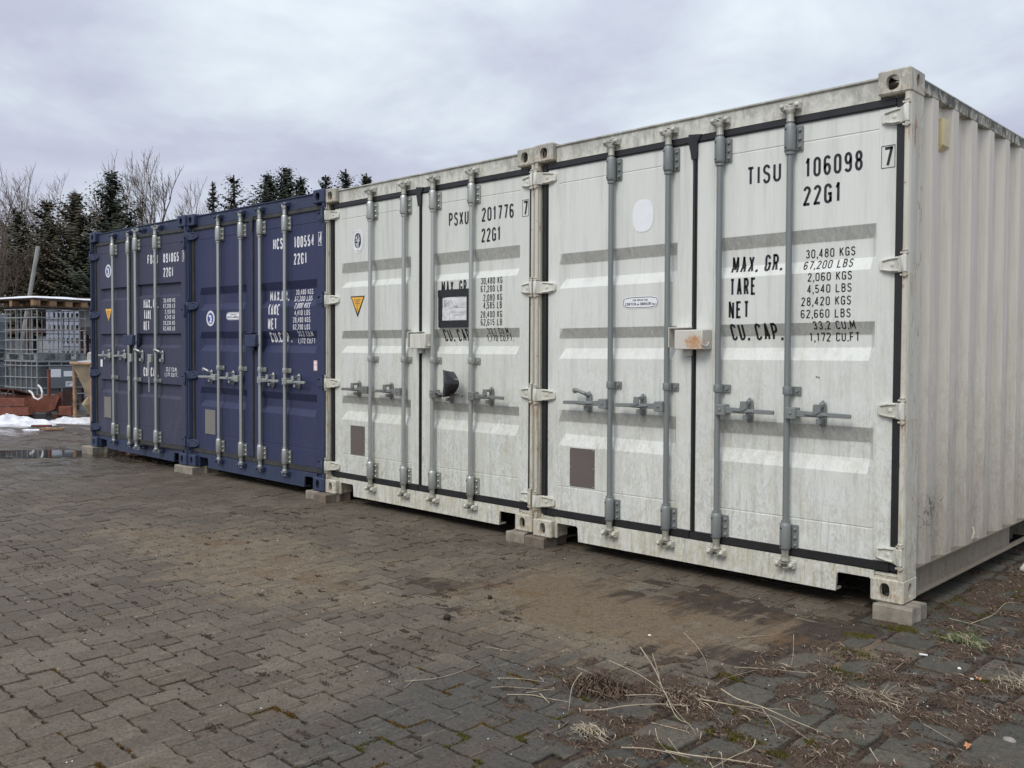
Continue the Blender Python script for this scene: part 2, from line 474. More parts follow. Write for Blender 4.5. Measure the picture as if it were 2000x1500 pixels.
def text_quads(s, xl, xr, zb, zt, t):
    adv = []; x = 0.0
    for ch in s:
        w = {' ': 0.55, '.': 0.22, ',': 0.22, 'I': 0.4, 'M': 1.25, '1': 0.8}.get(ch, 1.0)
        adv.append((ch, x, w)); x += w + 0.36
    tot = x - 0.36
    sx = (xr - xl) / tot; h = zt - zb
    out = []
    for ch, x0, w in adv:
        if ch == ' ': continue
        X0 = xl + x0 * sx + t / 2; W_ = max(w * sx - t, 0.0005)
        if ch in '.,':
            X0 = xl + (x0 + 0.02) * sx
            d = t * 1.15
            out.append([(X0, zb), (X0 + d, zb), (X0 + d, zb + d), (X0, zb + d)])
            if ch == ',': out.append([(X0, zb - d * .9), (X0 + d * .6, zb - d * .9), (X0 + d, zb), (X0 + d * .3, zb)])
            continue
        for pl in GL[ch]:
            pts = [(X0 + p[0] * W_, zb + t / 2 + p[1] * (h - t)) for p in pl]
            out += strokes(pts, t)
    return out


def strokes(pts, t):
    """break the pen line at sharp corners so that every leg keeps its width"""
    segs = [[pts[0]]]
    for i in range(1, len(pts)):
        segs[-1].append(pts[i])
        if i < len(pts) - 1:
            a = (pts[i][0] - pts[i - 1][0], pts[i][1] - pts[i - 1][1]); b = (pts[i + 1][0] - pts[i][0], pts[i + 1][1] - pts[i][1])
            la = math.hypot(*a) or 1e-9; lb = math.hypot(*b) or 1e-9
            if (a[0] * b[0] + a[1] * b[1]) / la / lb < .25:
                # run past the corner by half the width
                e = t * .42
                segs[-1][-1] = (pts[i][0] + a[0] / la * e, pts[i][1] + a[1] / la * e)
                segs.append([(pts[i][0] - b[0] / lb * e, pts[i][1] - b[1] / lb * e)])
    out = []
    for s in segs: out += strip(s, t)
    return out


def words(s, a, b):
    """the words of a line with the span each takes"""
    W_ = {' ': 0.55, '.': 0.22, ',': 0.22, 'I': 0.4, 'M': 1.25, '1': 0.8}
    x = 0.0; pos = []
    for ch in s:
        w = W_.get(ch, 1.0); pos.append((ch, x, x + w)); x += w + .36
    k = (b - a) / (x - .36); out = []; cur = ''; x0 = x1 = 0
    for ch, p, q in pos + [(' ', 0, 0)]:
        if ch == ' ':
            if cur: out.append((cur, a + x0 * k, a + x1 * k))
            cur = ''
        else:
            if not cur: x0 = p
            cur += ch; x1 = q
    return out


def clip(poly, z, keep_above):
    out = []
    n = len(poly)
    for i in range(n):
        a = poly[i]; b = poly[(i + 1) % n]
        ia = (a[1] >= z) == keep_above or abs(a[1] - z) < 1e-9
        ib = (b[1] >= z) == keep_above or abs(b[1] - z) < 1e-9
        if ia: out.append(a)
        if ia != ib and abs(a[1] - b[1]) > 1e-9:
            t = (z - a[1]) / (b[1] - a[1])
            out.append((a[0] + (b[0] - a[0]) * t, z))
    return out


def cut(poly, zs):
    zmin = min(p[1] for p in poly); zmax = max(p[1] for p in poly)
    cs = [z for z in zs if zmin < z < zmax]
    if not cs: return [poly]
    res = []; rest = poly
    for z in sorted(cs):
        lo = clip(rest, z, False); rest = clip(rest, z, True)
        if len(lo) > 2: res.append(lo)
    if len(rest) > 2: res.append(rest)
    return res

# ---------------------------------------------------------------- containers
CW, CH, CL = 2.438, 2.591, 6.058
DY = 0.055                      # door face depth behind the corner castings
HINGE = (2.405, 0.055)


def base_tf(p): return (p[0] - CW, p[1], p[2])


def door_tf(th):
    c, s = math.cos(th), math.sin(th)
    def f(p):
        X = p[0] - HINGE[0]; Y = p[1] - HINGE[1]
        return (HINGE[0] + X * c - Y * s - CW, HINGE[1] + X * s + Y * c, p[2])
    return f


def mk(tf=base_tf):
    g = G(); g.tf = tf
    return g


def ring(g, rect, hole, place, depth):
    u0, u1, v0, v1 = rect; cu, cv, ru, rv = hole
    ang = sorted([2 * PI * k / 20 for k in range(20)] +
                 [math.atan2(b - cv, a - cu) % (2 * PI) for a in (u0, u1) for b in (v0, v1)])
    out = []; inn = []
    for a in ang:
        c, s = math.cos(a), math.sin(a)
        ts = []
        if c > 1e-9: ts.append((u1 - cu) / c)
        if c < -1e-9: ts.append((u0 - cu) / c)
        if s > 1e-9: ts.append((v1 - cv) / s)
        if s < -1e-9: ts.append((v0 - cv) / s)
        t = min(ts)
        out.append((cu + c * t, cv + s * t))
        # superellipse hole
        e = 2.6
        d = (abs(c / ru) ** e + abs(s / rv) ** e) ** (-1 / e)
        inn.append((cu + c * d, cv + s * d))
    n = len(ang)
    vs = [place(u, v, 0) for u, v in out] + [place(u, v, 0) for u, v in inn] + [place(u, v, depth) for u, v in inn]
    fs = [(i, (i + 1) % n, n + (i + 1) % n, n + i) for i in range(n)] + \
         [(n + i, n + (i + 1) % n, 2 * n + (i + 1) % n, 2 * n + i) for i in range(n)]
    g.add(vs, fs)


def casting(parent, mat, right, top, rear=False):
    g = mk()
    x0, x1 = (CW - .162, CW) if right else (0, .162)
    y0, y1 = (CL - .178, CL) if rear else (0, .178)
    z0, z1 = (CH - .118, CH) if top else (0, .118)
    if rear:
        g.box(x0, x1, y0, y1, z0, z1)
        return g.obj('corner_casting', mat, parent, bevel=.008)
    r = .008
    a0, a1, b0, b1, c0, c1 = x0 + r, x1 - r, y0 + r, y1 - r, z0 + r, z1 - r
    cxx = .089 if not right else CW - .089
    zm = (z0 + z1) / 2
    ring(g, (a0, a1, c0, c1), (cxx, zm - (.004 if top else 0), .031 if top else .0245, .036 if top else .037), lambda u, v, d: (u, y0 + d, v), .028)
    xo, xi = (x1, x0) if right else (x0, x1); sg = -1 if right else 1
    ring(g, (b0, b1, c0, c1), (.089, zm, .0245 if not top else .02, .036), lambda u, v, d: (xo + sg * d, u, v), .028)
    zo, zi = (z1, z0) if top else (z0, z1); sz = -1 if top else 1
    ring(g, (a0, a1, b0, b1), (cxx, .089, .03, .05), lambda u, v, d: (u, v, zo + sz * d), .022)
    g.add([(xi, b0, c0), (xi, b1, c0), (xi, b1, c1), (xi, b0, c1)], [(0, 1, 2, 3)])
    g.add([(a0, y1, c0), (a1, y1, c0), (a1, y1, c1), (a0, y1, c1)], [(0, 1, 2, 3)])
    g.add([(a0, b0, zi), (a1, b0, zi), (a1, b1, zi), (a0, b1, zi)], [(0, 1, 2, 3)])
    # chamfered edges and corners
    for ys, yi in ((y0, b0), (y1, b1)):
        for zs_, zi_ in ((z0, c0), (z1, c1)): g.add([(a0, ys, zi_), (a1, ys, zi_), (a1, yi, zs_), (a0, yi, zs_)], [(0, 1, 2, 3)])
        for xs_, xi_ in ((x0, a0), (x1, a1)): g.add([(xi_, ys, c0), (xi_, ys, c1), (xs_, yi, c1), (xs_, yi, c0)], [(0, 1, 2, 3)])
    for zs_, zi_ in ((z0, c0), (z1, c1)):
        for xs_, xi_ in ((x0, a0), (x1, a1)):
            g.add([(xi_, b0, zs_), (xi_, b1, zs_), (xs_, b1, zi_), (xs_, b0, zi_)], [(0, 1, 2, 3)])
            for ys, yi in ((y0, b0), (y1, b1)): g.add([(xi_, ys, zi_), (xs_, yi, zi_), (xi_, yi, zs_)], [(0, 1, 2)])
    o = g.obj('corner_casting', mat, parent, recalc=False)
    bm = bmesh.new(); bm.from_mesh(o.data)
    bmesh.ops.remove_doubles(bm, verts=bm.verts, dist=1e-5)
    bmesh.ops.recalc_face_normals(bm, faces=bm.faces)
    bm.to_mesh(o.data); bm.free()
    return o


def prof(bands, z, D):
    for a, b, c, d in bands:
        if b <= z <= a: return D * (a - z) / (a - b)
        if c <= z <= b: return D
        if d <= z <= c: return D * (z - d) / (c - d)
    return 0.0


def door_panel(parent, mat, x0, x1, xa, xb, bands, D, tf, z0=.188, z1=2.424):
    """pressed steel door leaf: stiles, three pressed bands, weld seams"""
    xs = [x0, x0 + .003, xa - .006, xa - .003, xa + .003, xa + .033, xb - .033, xb - .003, xb + .003, xb + .006, x1 - .003, x1]
    zs = {z0, z0 + .004, z1 - .004, z1}
    for q in bands: zs |= set(q)
    seams = [2.325, .345]
    for s in seams: zs |= {s - .005, s - .002, s + .002, s + .005}
    zs = sorted(zs)
    def Y(x, z):
        if xa + .003 <= x <= xb - .003 - 1e-9 or xa + .003 <= x <= xb - .003:
            hx = 1.0
            if x < xa + .033 - 1e-6: hx = 0.0
            if x > xb - .033 + 1e-6: hx = 0.0
            y = prof(bands, z, D) * hx + .0025
            for s in seams:
                if abs(z - s) < .0035: y += .003
            return DY + y
        if xa - .0035 <= x <= xb + .0035: return DY + .003
        if x < x0 + 1e-6 or x > x1 - 1e-6: return DY + .003
        return DY + (.003 if (z <= z0 or z >= z1) else 0)
    g = mk(tf)
    nx, nz = len(xs), len(zs)
    vs = [(x, Y(x, z), z) for z in zs for x in xs]
    fs = [(j * nx + i, j * nx + i + 1, (j + 1) * nx + i + 1, (j + 1) * nx + i) for j in range(nz - 1) for i in range(nx - 1)]
    g.add(vs, fs)
    yb = DY + .055
    g.add([(x0, DY + .003, z0), (x0, yb, z0), (x0, yb, z1), (x0, DY + .003, z1)], [(0, 1, 2, 3)])
    g.add([(x1, DY + .003, z0), (x1, yb, z0), (x1, yb, z1), (x1, DY + .003, z1)], [(0, 1, 2, 3)])
    g.add([(x0, DY + .003, z1), (x1, DY + .003, z1), (x1, yb, z1), (x0, yb, z1)], [(0, 1, 2, 3)])
    g.add([(x0, DY + .003, z0), (x1, DY + .003, z0), (x1, yb, z0), (x0, yb, z0)], [(0, 1, 2, 3)])
    g.add([(x0, yb, z0), (x1, yb, z0), (x1, yb, z1), (x0, yb, z1)], [(0, 1, 2, 3)])
    return g.obj('door', mat, parent)


def seal_obj(parent, mat, boxes, tf):
    g = mk(tf)
    for (a, b, c, d) in boxes:
        g.box(a, b, .043, .10, c, d)
    return g.obj('door_seal', mat, parent, bevel=.006, smooth=True, seg=2)


def decal(parent, name, mat, quads, bands, D, tf, lift=.0016, prj=True):
    """flat print following the pressed surface of the door"""
    g = mk(tf)
    zs = [z for q in bands for z in q]
    for q in quads:
        for c in (cut(q, zs) if prj else [q]):
            g.add([(x, DY + .0025 + (prof(bands, z, D) if prj else 0) - lift, z) for x, z in c], [tuple(range(len(c)))])
    o = g.obj(name, mat, parent, recalc=False)
    return o


def ell(cx, cz, rx, rz, n=28, e=2.0):
    o = []
    for k in range(n):
        a = 2 * PI * k / n; c, s = math.cos(a), math.sin(a)
        d = (abs(c / rx) ** e + abs(s / rz) ** e) ** (-1 / e)
        o.append((cx + c * d, cz + s * d))
    return o


def annul(cx, cz, rx, rz, t, n=28):
    a = ell(cx, cz, rx, rz, n); b = ell(cx, cz, rx - t, rz - t, n)
    return [[a[i], a[(i + 1) % n], b[(i + 1) % n], b[i]] for i in range(n)]


def rect(x0, x1, z0, z1): return [(x0, z0), (x1, z0), (x1, z1), (x0, z1)]


def frame_q(x0, x1, z0, z1, t):
    return [rect(x0, x1, z0, z0 + t), rect(x0, x1, z1 - t, z1), rect(x0, x0 + t, z0 + t, z1 - t), rect(x1 - t, x1, z0 + t, z1 - t)]


def rod_set(root, x, side, mats, tf, zg, zh, blue=False, handle='normal', cam_turn=0.0, zoff=0.0, catch_open=False, hang_dx=None):
    """one locking bar with its brackets, guide, cams, keepers and handle. side=+1: handle points right"""
    mrod, mbr, mcast = mats
    mhd = M['gpaint'] if mrod is M['gpaint'] else (M['galv'] if blue else M['handle'])
    yc = .020
    g = mk(tf); g.tube([(x, yc, .155 + zoff), (x, yc, 2.455 + zoff)], .0168, 14)
    rod = g.obj('locking_bar', mrod, root, smooth=True)
    for zc, dn in ((2.349 + zoff, 1), (.248 + zoff, -1)):
        g = mk(tf)
        g.lathe([(.0215, -.071), (.0285, -.064), (.030, -.058), (.030, .058), (.0285, .064), (.0235, .075)], (x, yc, zc), 16)
        g.lathe([(.024, .0), (.024, .012)], (x, yc, zc + (.072 if dn < 0 else -.084)), 14)
        g.box(x - .046, x + .058, .043, .053, zc - .062, zc + .062)
        for dz in (-.045, -.005, .04):
            g.lathe([(.009, 0), (.009, -.008), (.006, -.011)], (x + .044, .043, zc + dz), 8, 'y')
        g.cm = 1
        for dz in (-.05, .045):
            g.lathe([(.0045, 0), (.0045, -.002)], (x - .012, yc - .0283, zc + dz), 8, 'y')
        o = g.obj('bar_bracket', [mbr, M['dark']], rod, bevel=0, smooth=True)
        # collar and cam
        zz = 2.455 + zoff if dn > 0 else .155 + zoff
        g = mk(tf)
        g.lathe([(.022, -.024 * dn), (.019, -.004 * dn), (.019, .022 * dn), (.026, .030 * dn), (.026, .040 * dn)], (x, yc, zz), 14)
        zt = zz + .048 * dn
        a = cam_turn
        ca, sa = math.cos(a), math.sin(a)
        def rot(px, py): return (x + px * ca - py * sa, yc + px * sa + py * ca)
        for (u0, u1, w0, w1, h0, h1) in ((-.034, .030, -.014, .012, -.008, .006), (.014, .034, -.016, .024, -.004, .026), (-.034, -.018, -.012, .02, -.004, .022), (-.012, .03, -.010, .008, .022, .032)):
            pts = [rot(u0, w0), rot(u1, w0), rot(u1, w1), rot(u0, w1)]
            ha, hb = sorted((zt + h0 * dn, zt + h1 * dn))
            g.prism(pts, ha, hb)
        g.obj('cam', mcast, rod, bevel=.003, smooth=True, seg=2)
        # keeper welded to the frame, does not turn with the bar
        k = mk(base_tf) if tf is not base_tf else mk(tf)
        kz = zt + .010 * dn
        k.box(x - .050, x + .052, .040, .046, kz - .026, kz + .026)
        for sx in (-1, 1):
            k.box(x + sx * .042 - .011, x + sx * .042 + .011, .006, .041, kz - .017, kz + .019)
            k.lathe([(.004, -.016), (.011, -.011), (.0135, 0), (.011, .009), (.004, .012)], (x + sx * .041, .006, kz + .002), 9, 'y')
        k.obj('cam_keeper', M['wframe'] if not blue else M['bframe'], root if tf is not base_tf else rod, bevel=.003, smooth=True)
    # guide clamp
    g = mk(tf)
    g.lathe([(.0225, -.021), (.0235, -.017), (.0235, .017), (.0225, .021)], (x, yc, zg), 14)
    g.box(x - .026, x + .064, .044, .052, zg - .021, zg + .021)
    g.box(x + .018, x + .028, yc, .048, zg - .020, zg + .020)
    g.lathe([(.010, 0), (.010, -.008)], (x + .046, .044, zg), 8, 'y')
    g.obj('bar_guide', mbr, rod, smooth=True)
    # hub
    s = side
    if handle == 'hang':
        g = mk(tf)
        hx = x - .075
        g.box(hx - .032, hx + .036, -.020, .040, zh - .062, zh + .028)
        g.obj('handle_hub', mhd, rod, bevel=.004)
        g = mk(tf)
        pts = []
        g.prism([(hx - .020, zh - .055), (hx + .022, zh - .055), (hx + .016, zh - .19), (hx + .006, zh - .215), (hx - .006, zh - .215), (hx - .014, zh - .19)], -.030, -.020, 'y')
        g.prism([(hx - .009, zh - .225), (hx + .011, zh - .225), (hx + .009, zh - .385), (hx - .006, zh - .385)], -.022, -.012, 'y')
        g.box(hx - .006, hx + .008, -.024, -.014, zh - .23, zh - .19)
        g.obj('handle', mhd, rod, bevel=.002)
    else:
        g = mk(tf)
        xa, xb = sorted((x + s * .006, x + s * .066))
        g.box(xa, xb, -.018, .040, zh - .031, zh + .029)
        g.lathe([(.009, 0), (.009, -.006)], (x + s * .036, -.018, zh), 8, 'y')
        g.obj('handle_hub', mhd, rod, bevel=.004)
        g = mk(tf)
        def hp(d, z): return (x + s * d, zh + z)
        g.prism([hp(.062, -.017), hp(.062, .017), hp(.12, .014), hp(.19, .009), hp(.235, .010), hp(.24, -.014), hp(.19, -.016), hp(.12, -.017)], -.008, .002, 'y')
        g.prism([hp(.23, -.013), hp(.23, .011), hp(.352, .008), hp(.357, .004), hp(.357, -.011), hp(.352, -.014)], -.014, .004, 'y')
        g.prism([hp(.11, -.002), hp(.19, .012), hp(.25, -.004), hp(.19, -.012)], -.018, -.006, 'y')
        g.obj('handle', mhd, rod, bevel=.002)
    # retainer
    g = mk(tf)
    cxx = x + s * .187 if handle != 'hang' else x + .085 + (.01 if s > 0 else 0)
    zc = zh + (.0 if handle != 'hang' else -.0)
    pl = ell(cxx, zc, .021, .072, 20, 3.2)
    g.prism(pl, .040, .052, 'y')
    for dz in (.048, -.050):
        g.lathe([(.012, 0), (.012, -.007), (.007, -.012)], (cxx, .040, zc + dz), 8, 'y')
    if handle == 'hang' or catch_open:
        g.tube([(cxx - .004, .034, zc + .045), (cxx - .012, .012, zc + .058), (cxx - .05, -.004, zc + .074), (cxx - .078, -.002, zc + .078)], [.012, .013, .012, .016], 8)
        g.lathe([(.018, -.008), (.018, .008)], (cxx - .078, -.002, zc + .074), 12, 'y')
        g.box(cxx - .022, cxx + .012, .015, .04, zc - .052, zc - .02)
    else:
        g.prism([(cxx - .020, zc + .052), (cxx + .014, zc + .052), (cxx + .016, zc + .012), (cxx - .008, zc - .004), (cxx - .026, zc + .004), (cxx - .024, zc + .022)], -.024, -.012, 'y')
        g.box(cxx - .006, cxx + .010, -.020, .042, zc + .034, zc + .052)
        g.box(cxx - .014, cxx + .010, -.006, .04, zc - .050, zc - .024)
    g.obj('handle_retainer', mhd, rod, bevel=.002)
    return rod


def hinge(root, zc, right, matb, matp, round_=False, tf=base_tf, post_tf=base_tf):
    def X(l): return CW - l if right else l
    secs = [(.006, .042, -.012), (.030, .042, -.012), (.036, .041, -.002), (.060, .040, .026), (.100, .038, .037), (.140, .030, .040), (.158, .022, .042)]
    if round_:
        secs = [(.006, .040, -.010), (.030, .040, -.010), (.036, .040, .0), (.060, .043, .026), (.090, .042, .036), (.120, .037, .040), (.145, .027, .042), (.158, .012, .044)]
    g = mk(tf)
    vs = []
    for (l, h, y0) in secs:
        y1 = y0 + .014 if l < .05 else DY + .004
        vs += [(X(l), y0, zc - h), (X(l), y0, zc + h * .95), (X(l), y1, zc + h * .95), (X(l), y1, zc - h)]
    fs = [(0, 1, 2, 3)]
    for i in range(len(secs) - 1):
        for k in range(4): fs.append((4 * i + k, 4 * i + (k + 1) % 4, 4 * i + 4 + (k + 1) % 4, 4 * i + 4 + k))
    fs.append(tuple(4 * (len(secs) - 1) + k for k in (3, 2, 1, 0)))
    g.add(vs, fs)
    # raised rib and boss
    for sg in (1, -1):
        pts = [(X(l), y0 - .004, zc + sg * (h - .009)) for (l, h, y0) in secs[3:-1]]
        g.tube(pts, .006, 6)
    g.lathe([(.013, .006), (.013, -.004), (.008, -.006)], (X(.088), .036, zc), 12, 'y')
    b = g.obj('hinge', matb, root, bevel=.003, smooth=True)
    g = mk(post_tf)
    g.lathe([(.0085, -.064), (.0095, -.060), (.0095, .060), (.013, .061), (.013, .066), (.007, .068)], (X(.018), .0, zc), 10)
    g.box(*sorted((X(.004), X(.038))), -.006, .02, zc + .048, zc + .056)
    g.box(*sorted((X(.004), X(.038))), -.006, .02, zc - .058, zc - .050)
    g.obj('hinge_pin', matp, b, smooth=True)
    return b


TXT = [
(0, 'TISU', 1.541, 1.743, 2.141, 2.241), (0, '106098', 1.878, 2.185, 2.139, 2.24), (0, '22G1', 1.871, 2.075, 1.994, 2.095),
(0, 'BOX', 2.278, 2.346, 2.131, 2.241), (0, '7', 2.29, 2.335, 2.138, 2.234), (0, 'MAX. GR.', 1.438, 1.740, 1.667, 1.759),
(0, 'TARE', 1.442, 1.603, 1.542, 1.637), (0, 'NET', 1.436, 1.563, 1.416, 1.511), (0, 'CU. CAP.', 1.44, 1.745, 1.293, 1.386),
(0, '30,480 KGS', 1.873, 2.139, 1.721, 1.767), (0, '67,200 LBS', 1.869, 2.135, 1.661, 1.706), (0, '2,060 KGS', 1.901, 2.138, 1.597, 1.641),
(0, '4,540 LBS', 1.899, 2.137, 1.535, 1.579), (0, '28,420 KGS', 1.867, 2.135, 1.470, 1.516), (0, '62,660 LBS', 1.865, 2.134, 1.406, 1.451),
(0, '33.2 CU.M', 1.93, 2.155, 1.346, 1.390), (0, '1,172 CU.FT', 1.9, 2.169, 1.284, 1.330),
(1, 'PSXU', 1.531, 1.743, 2.146, 2.245), (1, '201776', 1.881, 2.198, 2.148, 2.247), (1, '22G1', 1.878, 2.071, 2.002, 2.1),
(1, 'BOX', 2.281, 2.341, 2.145, 2.258), (1, '7', 2.291, 2.332, 2.153, 2.250), (1, 'MAX. GR.', 1.449, 1.745, 1.647, 1.744),
(1, 'CU. CAP.', 1.456, 1.760, 1.297, 1.388), (1, '30,480 KG', 1.875, 2.091, 1.703, 1.75), (1, '67,200 LB', 1.873, 2.089, 1.647, 1.693),
(1, '2,080 KG', 1.901, 2.089, 1.583, 1.631), (1, '4,585 LB', 1.901, 2.087, 1.528, 1.577), (1, '28,400 KG', 1.873, 2.09, 1.465, 1.512),
(1, '62,615 LB', 1.875, 2.09, 1.409, 1.456), (1, '33.1 CU.M.', 1.935, 2.154, 1.348, 1.392), (1, '1,170 CU.FT.', 1.909, 2.170, 1.297, 1.343),
(2, 'HCSU', 1.564, 1.782, 2.132, 2.233), (2, '100554', 1.905, 2.216, 2.125, 2.226), (2, '22G1', 1.902, 2.107, 1.978, 2.078),
(2, 'BOX', 2.285, 2.349, 2.122, 2.237), (2, '4', 2.296, 2.340, 2.130, 2.229), (2, 'MAX.GR.', 1.456, 1.769, 1.664, 1.756),
(2, 'TARE', 1.472, 1.662, 1.533, 1.634), (2, 'NET', 1.474, 1.623, 1.403, 1.505), (2, 'CU.CAP.', 1.478, 1.815, 1.284, 1.378),
(2, '30,480 KGS', 1.885, 2.155, 1.711, 1.758), (2, '67,200 LBS', 1.870, 2.145, 1.652, 1.698), (2, '2,000 KGS', 1.908, 2.150, 1.588, 1.637),
(2, '4,410 LBS', 1.913, 2.156, 1.525, 1.573), (2, '28,480 KGS', 1.890, 2.160, 1.462, 1.510), (2, '62,790 LBS', 1.890, 2.157, 1.399, 1.446),
(2, '33.2 CU.M', 1.948, 2.182, 1.338, 1.384), (2, '1,172 CU.FT', 1.917, 2.186, 1.276, 1.323),
(3, 'FBXU', 1.588, 1.805, 2.128, 2.228), (3, '891865', 1.910, 2.220, 2.126, 2.226), (3, '22G1', 1.912, 2.110, 1.974, 2.075),
(3, 'BOX', 2.290, 2.352, 2.122, 2.234), (3, '1', 2.302, 2.340, 2.130, 2.226), (3, 'MAX. GR.', 1.498, 1.800, 1.647, 1.747),
(3, 'TARE', 1.503, 1.658, 1.528, 1.627), (3, 'NET', 1.498, 1.618, 1.407, 1.509), (3, 'CU. CAP.', 1.490, 1.795, 0.9, 1.002),
(3, '30,480 KG', 1.910, 2.146, 1.702, 1.747), (3, '67,200 LB', 1.908, 2.142, 1.643, 1.688), (3, '2,150 KG', 1.938, 2.138, 1.581, 1.626),
(3, '4,740 LB', 1.938, 2.136, 1.523, 1.568), (3, '28,330 KG', 1.906, 2.137, 1.462, 1.506), (3, '62,460 LB', 1.906, 2.136, 1.402, 1.447),
(3, '33.2 CU.M.', 1.950, 2.176, 0.966, 1.011), (3, '1,171 CU.FT.', 1.926, 2.190, 0.909, 0.954)]

BANDS = {
    0: [(1.868, 1.80, 1.705, 1.642), (1.382, 1.317, 1.252, 1.185), (.85, .772, .69, .615)],
    1: [(1.956, 1.875, 1.80, 1.75), (1.389, 1.325, 1.262, 1.205), (.843, .778, .712, .64)],
    2: [(1.837, 1.765, 1.67, 1.606), (1.388, 1.32, 1.255, 1.19), (.827, .76, .69, .63)],
    3: [(1.912, 1.900, 1.795, 1.762), (1.372, 1.360, 1.250, 1.218), (.830, .818, .705, .672)]}

# position of the lower right front corner, yaw and roll of each container
POSE = [(0, 0, .080, 0.0, .00615), (-2.4746, .0318, .0697, -.0021, .0010), (-4.8926, .0135, .0729, .0077, -.0035), (-7.3140, -.0283, .0821, .0056, -.0047)]
LABEL = ["white container at the right end, its long corrugated side showing, marked TISU 106098",
         "white container marked PSXU 201776 with a black framed paper taped on its door",
         "blue shipping container touching the white ones, marked HCSU 100554",
         "faded blue container at the far left, its right door ajar, marked FBXU 891865"]
ROOTS = []


def build_container(i):
    x, y, z, yaw, roll = POSE[i]
    blue = i >= 2
    root = empty('shipping_container', (x, y, z), (0, -roll, yaw))
    tag(root, LABEL[i], 'container', 'shipping containers standing in a row')
    ROOTS.append(root)
    mdoor = M[['white1', 'white2', 'blue3', 'blue4'][i]]
    mfr = M['bframe'] if blue else M['wframe']
    mpost = M['bframe'] if blue else M['wrust']
    mh = M['bframe'] if blue else M['wframe']
    mseal = M['rubberg'] if blue else M['rubber']
    th = R(4.3) if i == 3 else 0.0
    rt = door_tf(th) if th else base_tf
    for right in (0, 1):
        for top in (0, 1):
            casting(root, M['wrust'] if (not blue) else M['bframe'], right, top)
            casting(root, mfr, right, top, True)
        # front corner post: J section
        def X(l): return CW - l if right else l
        g = mk()
        poly = [(X(a), b) for a, b in ((.002, .020), (.008, .007), (.014, .004), (.026, .004), (.032, .010), (.032, .026), (.036, .028), (.036, .050), (.048, .054), (.048, .135), (.030, .168), (.002, .168))]
        g.prism(poly, .1185, CH - .1185)
        g.obj('corner_post', mpost, root, smooth=False)
        g = mk(); g.box(*sorted((X(.002), X(.12))), CL - .16, CL - .004, .119, CH - .119)
        g.obj('corner_post', mfr, root)
    # header with rain lip
    D = .034
    bands = BANDS[i]
    g = mk()
    poly = [(.047, 2.466), (.047, 2.560), (.036, 2.566), (.036, 2.574), (.12, 2.574), (.12, 2.466)]
    g.prism(poly, .163, CW - .163, 'x')
    g.box(.05, CW - .05, .062, .118, 2.4655, 2.472)
    g.obj('header', mfr, root)
    # sill with the two pocket notches
    g = mk()
    e = .163
    poly = [(e, .001), (e + .012, .001), (e + .012, .090), (e + .022, .100), (e + .180, .100), (e + .190, .088), (e + .196, .001)]
    poly = poly + [(CW - a, b) for a, b in poly[::-1]] + [(CW - e, .140), (e, .140)]
    g.prism(poly, .046, .062, 'y')
    g.box(e, CW - e, .062, .12, .105, .140)
    for s_ in (0, 1):
        a, b = (e + .198, CW / 2) if s_ == 0 else (CW / 2, CW - e - .198)
        g.box(a, b, .062, .12, .001, .012)
    # top ledge behind the castings
    g.box(.036, e - .001, .060, .14, .1195, .134); g.box(CW - e + .001, CW - .036, .060, .14, .1195, .134)
    g.obj('sill', mfr, root)
    # floor and underside
    g = mk(); g.box(.06, CW - .06, .125, CL - .1, .102, .160)
    for k in range(18): g.box(.06, CW - .06, .45 + k * .30, .50 + k * .30, .03, .1)
    g.obj('floor', M['under'], root)
    # side rails
    for right in (0, 1):
        def X(l): return CW - l if right else l
        g = mk(); g.box(*sorted((X(.003), X(.062))), .179, CL - .179, 2.497, 2.557)
        g.obj('top_side_rail', M['wrail'] if not blue else M['bframe'], root, bevel=.004)
        g = mk()
        if right and i == 0 or True:
            segs = ((.179, 1.86), (2.22, 3.84), (4.20, CL - .179))
            for (a, b) in segs:
                g.box(*sorted((X(.040), X(.046))), a, b, .020, .150)
                g.box(*sorted((X(.002), X(.040))), a, b, .012, .020)
            for a, b in ((1.86, 2.22), (3.84, 4.20)):
                g.box(*sorted((X(.040), X(.046))), a, b, .128, .150)
                g.box(*sorted((X(.002), X(.040))), a, b, .012, .020)
                g.box(*sorted((X(.047), X(.35))), a - .006, a, .02, .149)
                g.box(*sorted((X(.047), X(.35))), b, b + .006, .02, .149)
                g.box(*sorted((X(.06), X(1.1))), a + .004, b - .004, .121, .127)
            g.box(*sorted((X(.002), X(.046))), .179, CL - .179, .1505, .157)
        g.obj('bottom_side_rail', M['wlow'] if (i == 0 and right) else (M['bframe'] if blue else M['wframe']), root)
        # corrugated side
        xo, xi = .004, .040
        pts = [(.165, xo), (.170, xi), (.235, xi), (.300, xo)]
        yy = .30
        while yy < CL - .5:
            pts += [(yy + .078, xo), (yy + .146, xi), (yy + .232, xi), (yy + .300, xo)]
            yy += .30
        pts += [(CL - .12, xo)]
        g = mk()
        zb, zt = .157, 2.4975
        n = len(pts)
        g.add([(X(a), b, zb) for b, a in pts] + [(X(a), b, zt) for b, a in pts], [(k, k + 1, n + k + 1, n + k) for k in range(n - 1)])
        g.obj('side_panel', M['wside'] if not blue else M['blue3'], root, recalc=False)
    g = mk(); g.box(.004, CW - .004, .121, CL - .13, 2.5575, 2.5635)
    g.obj('roof', mfr, root)
    g = mk(); g.box(.06, CW - .06, CL - .09, CL - .03, .12, 2.55)
    g.obj('rear_wall', mfr, root)
    # doors
    xl0, xl1, xr0, xr1 = .084, 1.200, 1.226, 2.354
    if blue: xl1, xr0 = 1.204, 1.232
    ld = door_panel(root, mdoor, xl0, xl1, .176, 1.097, bands, D, base_tf)
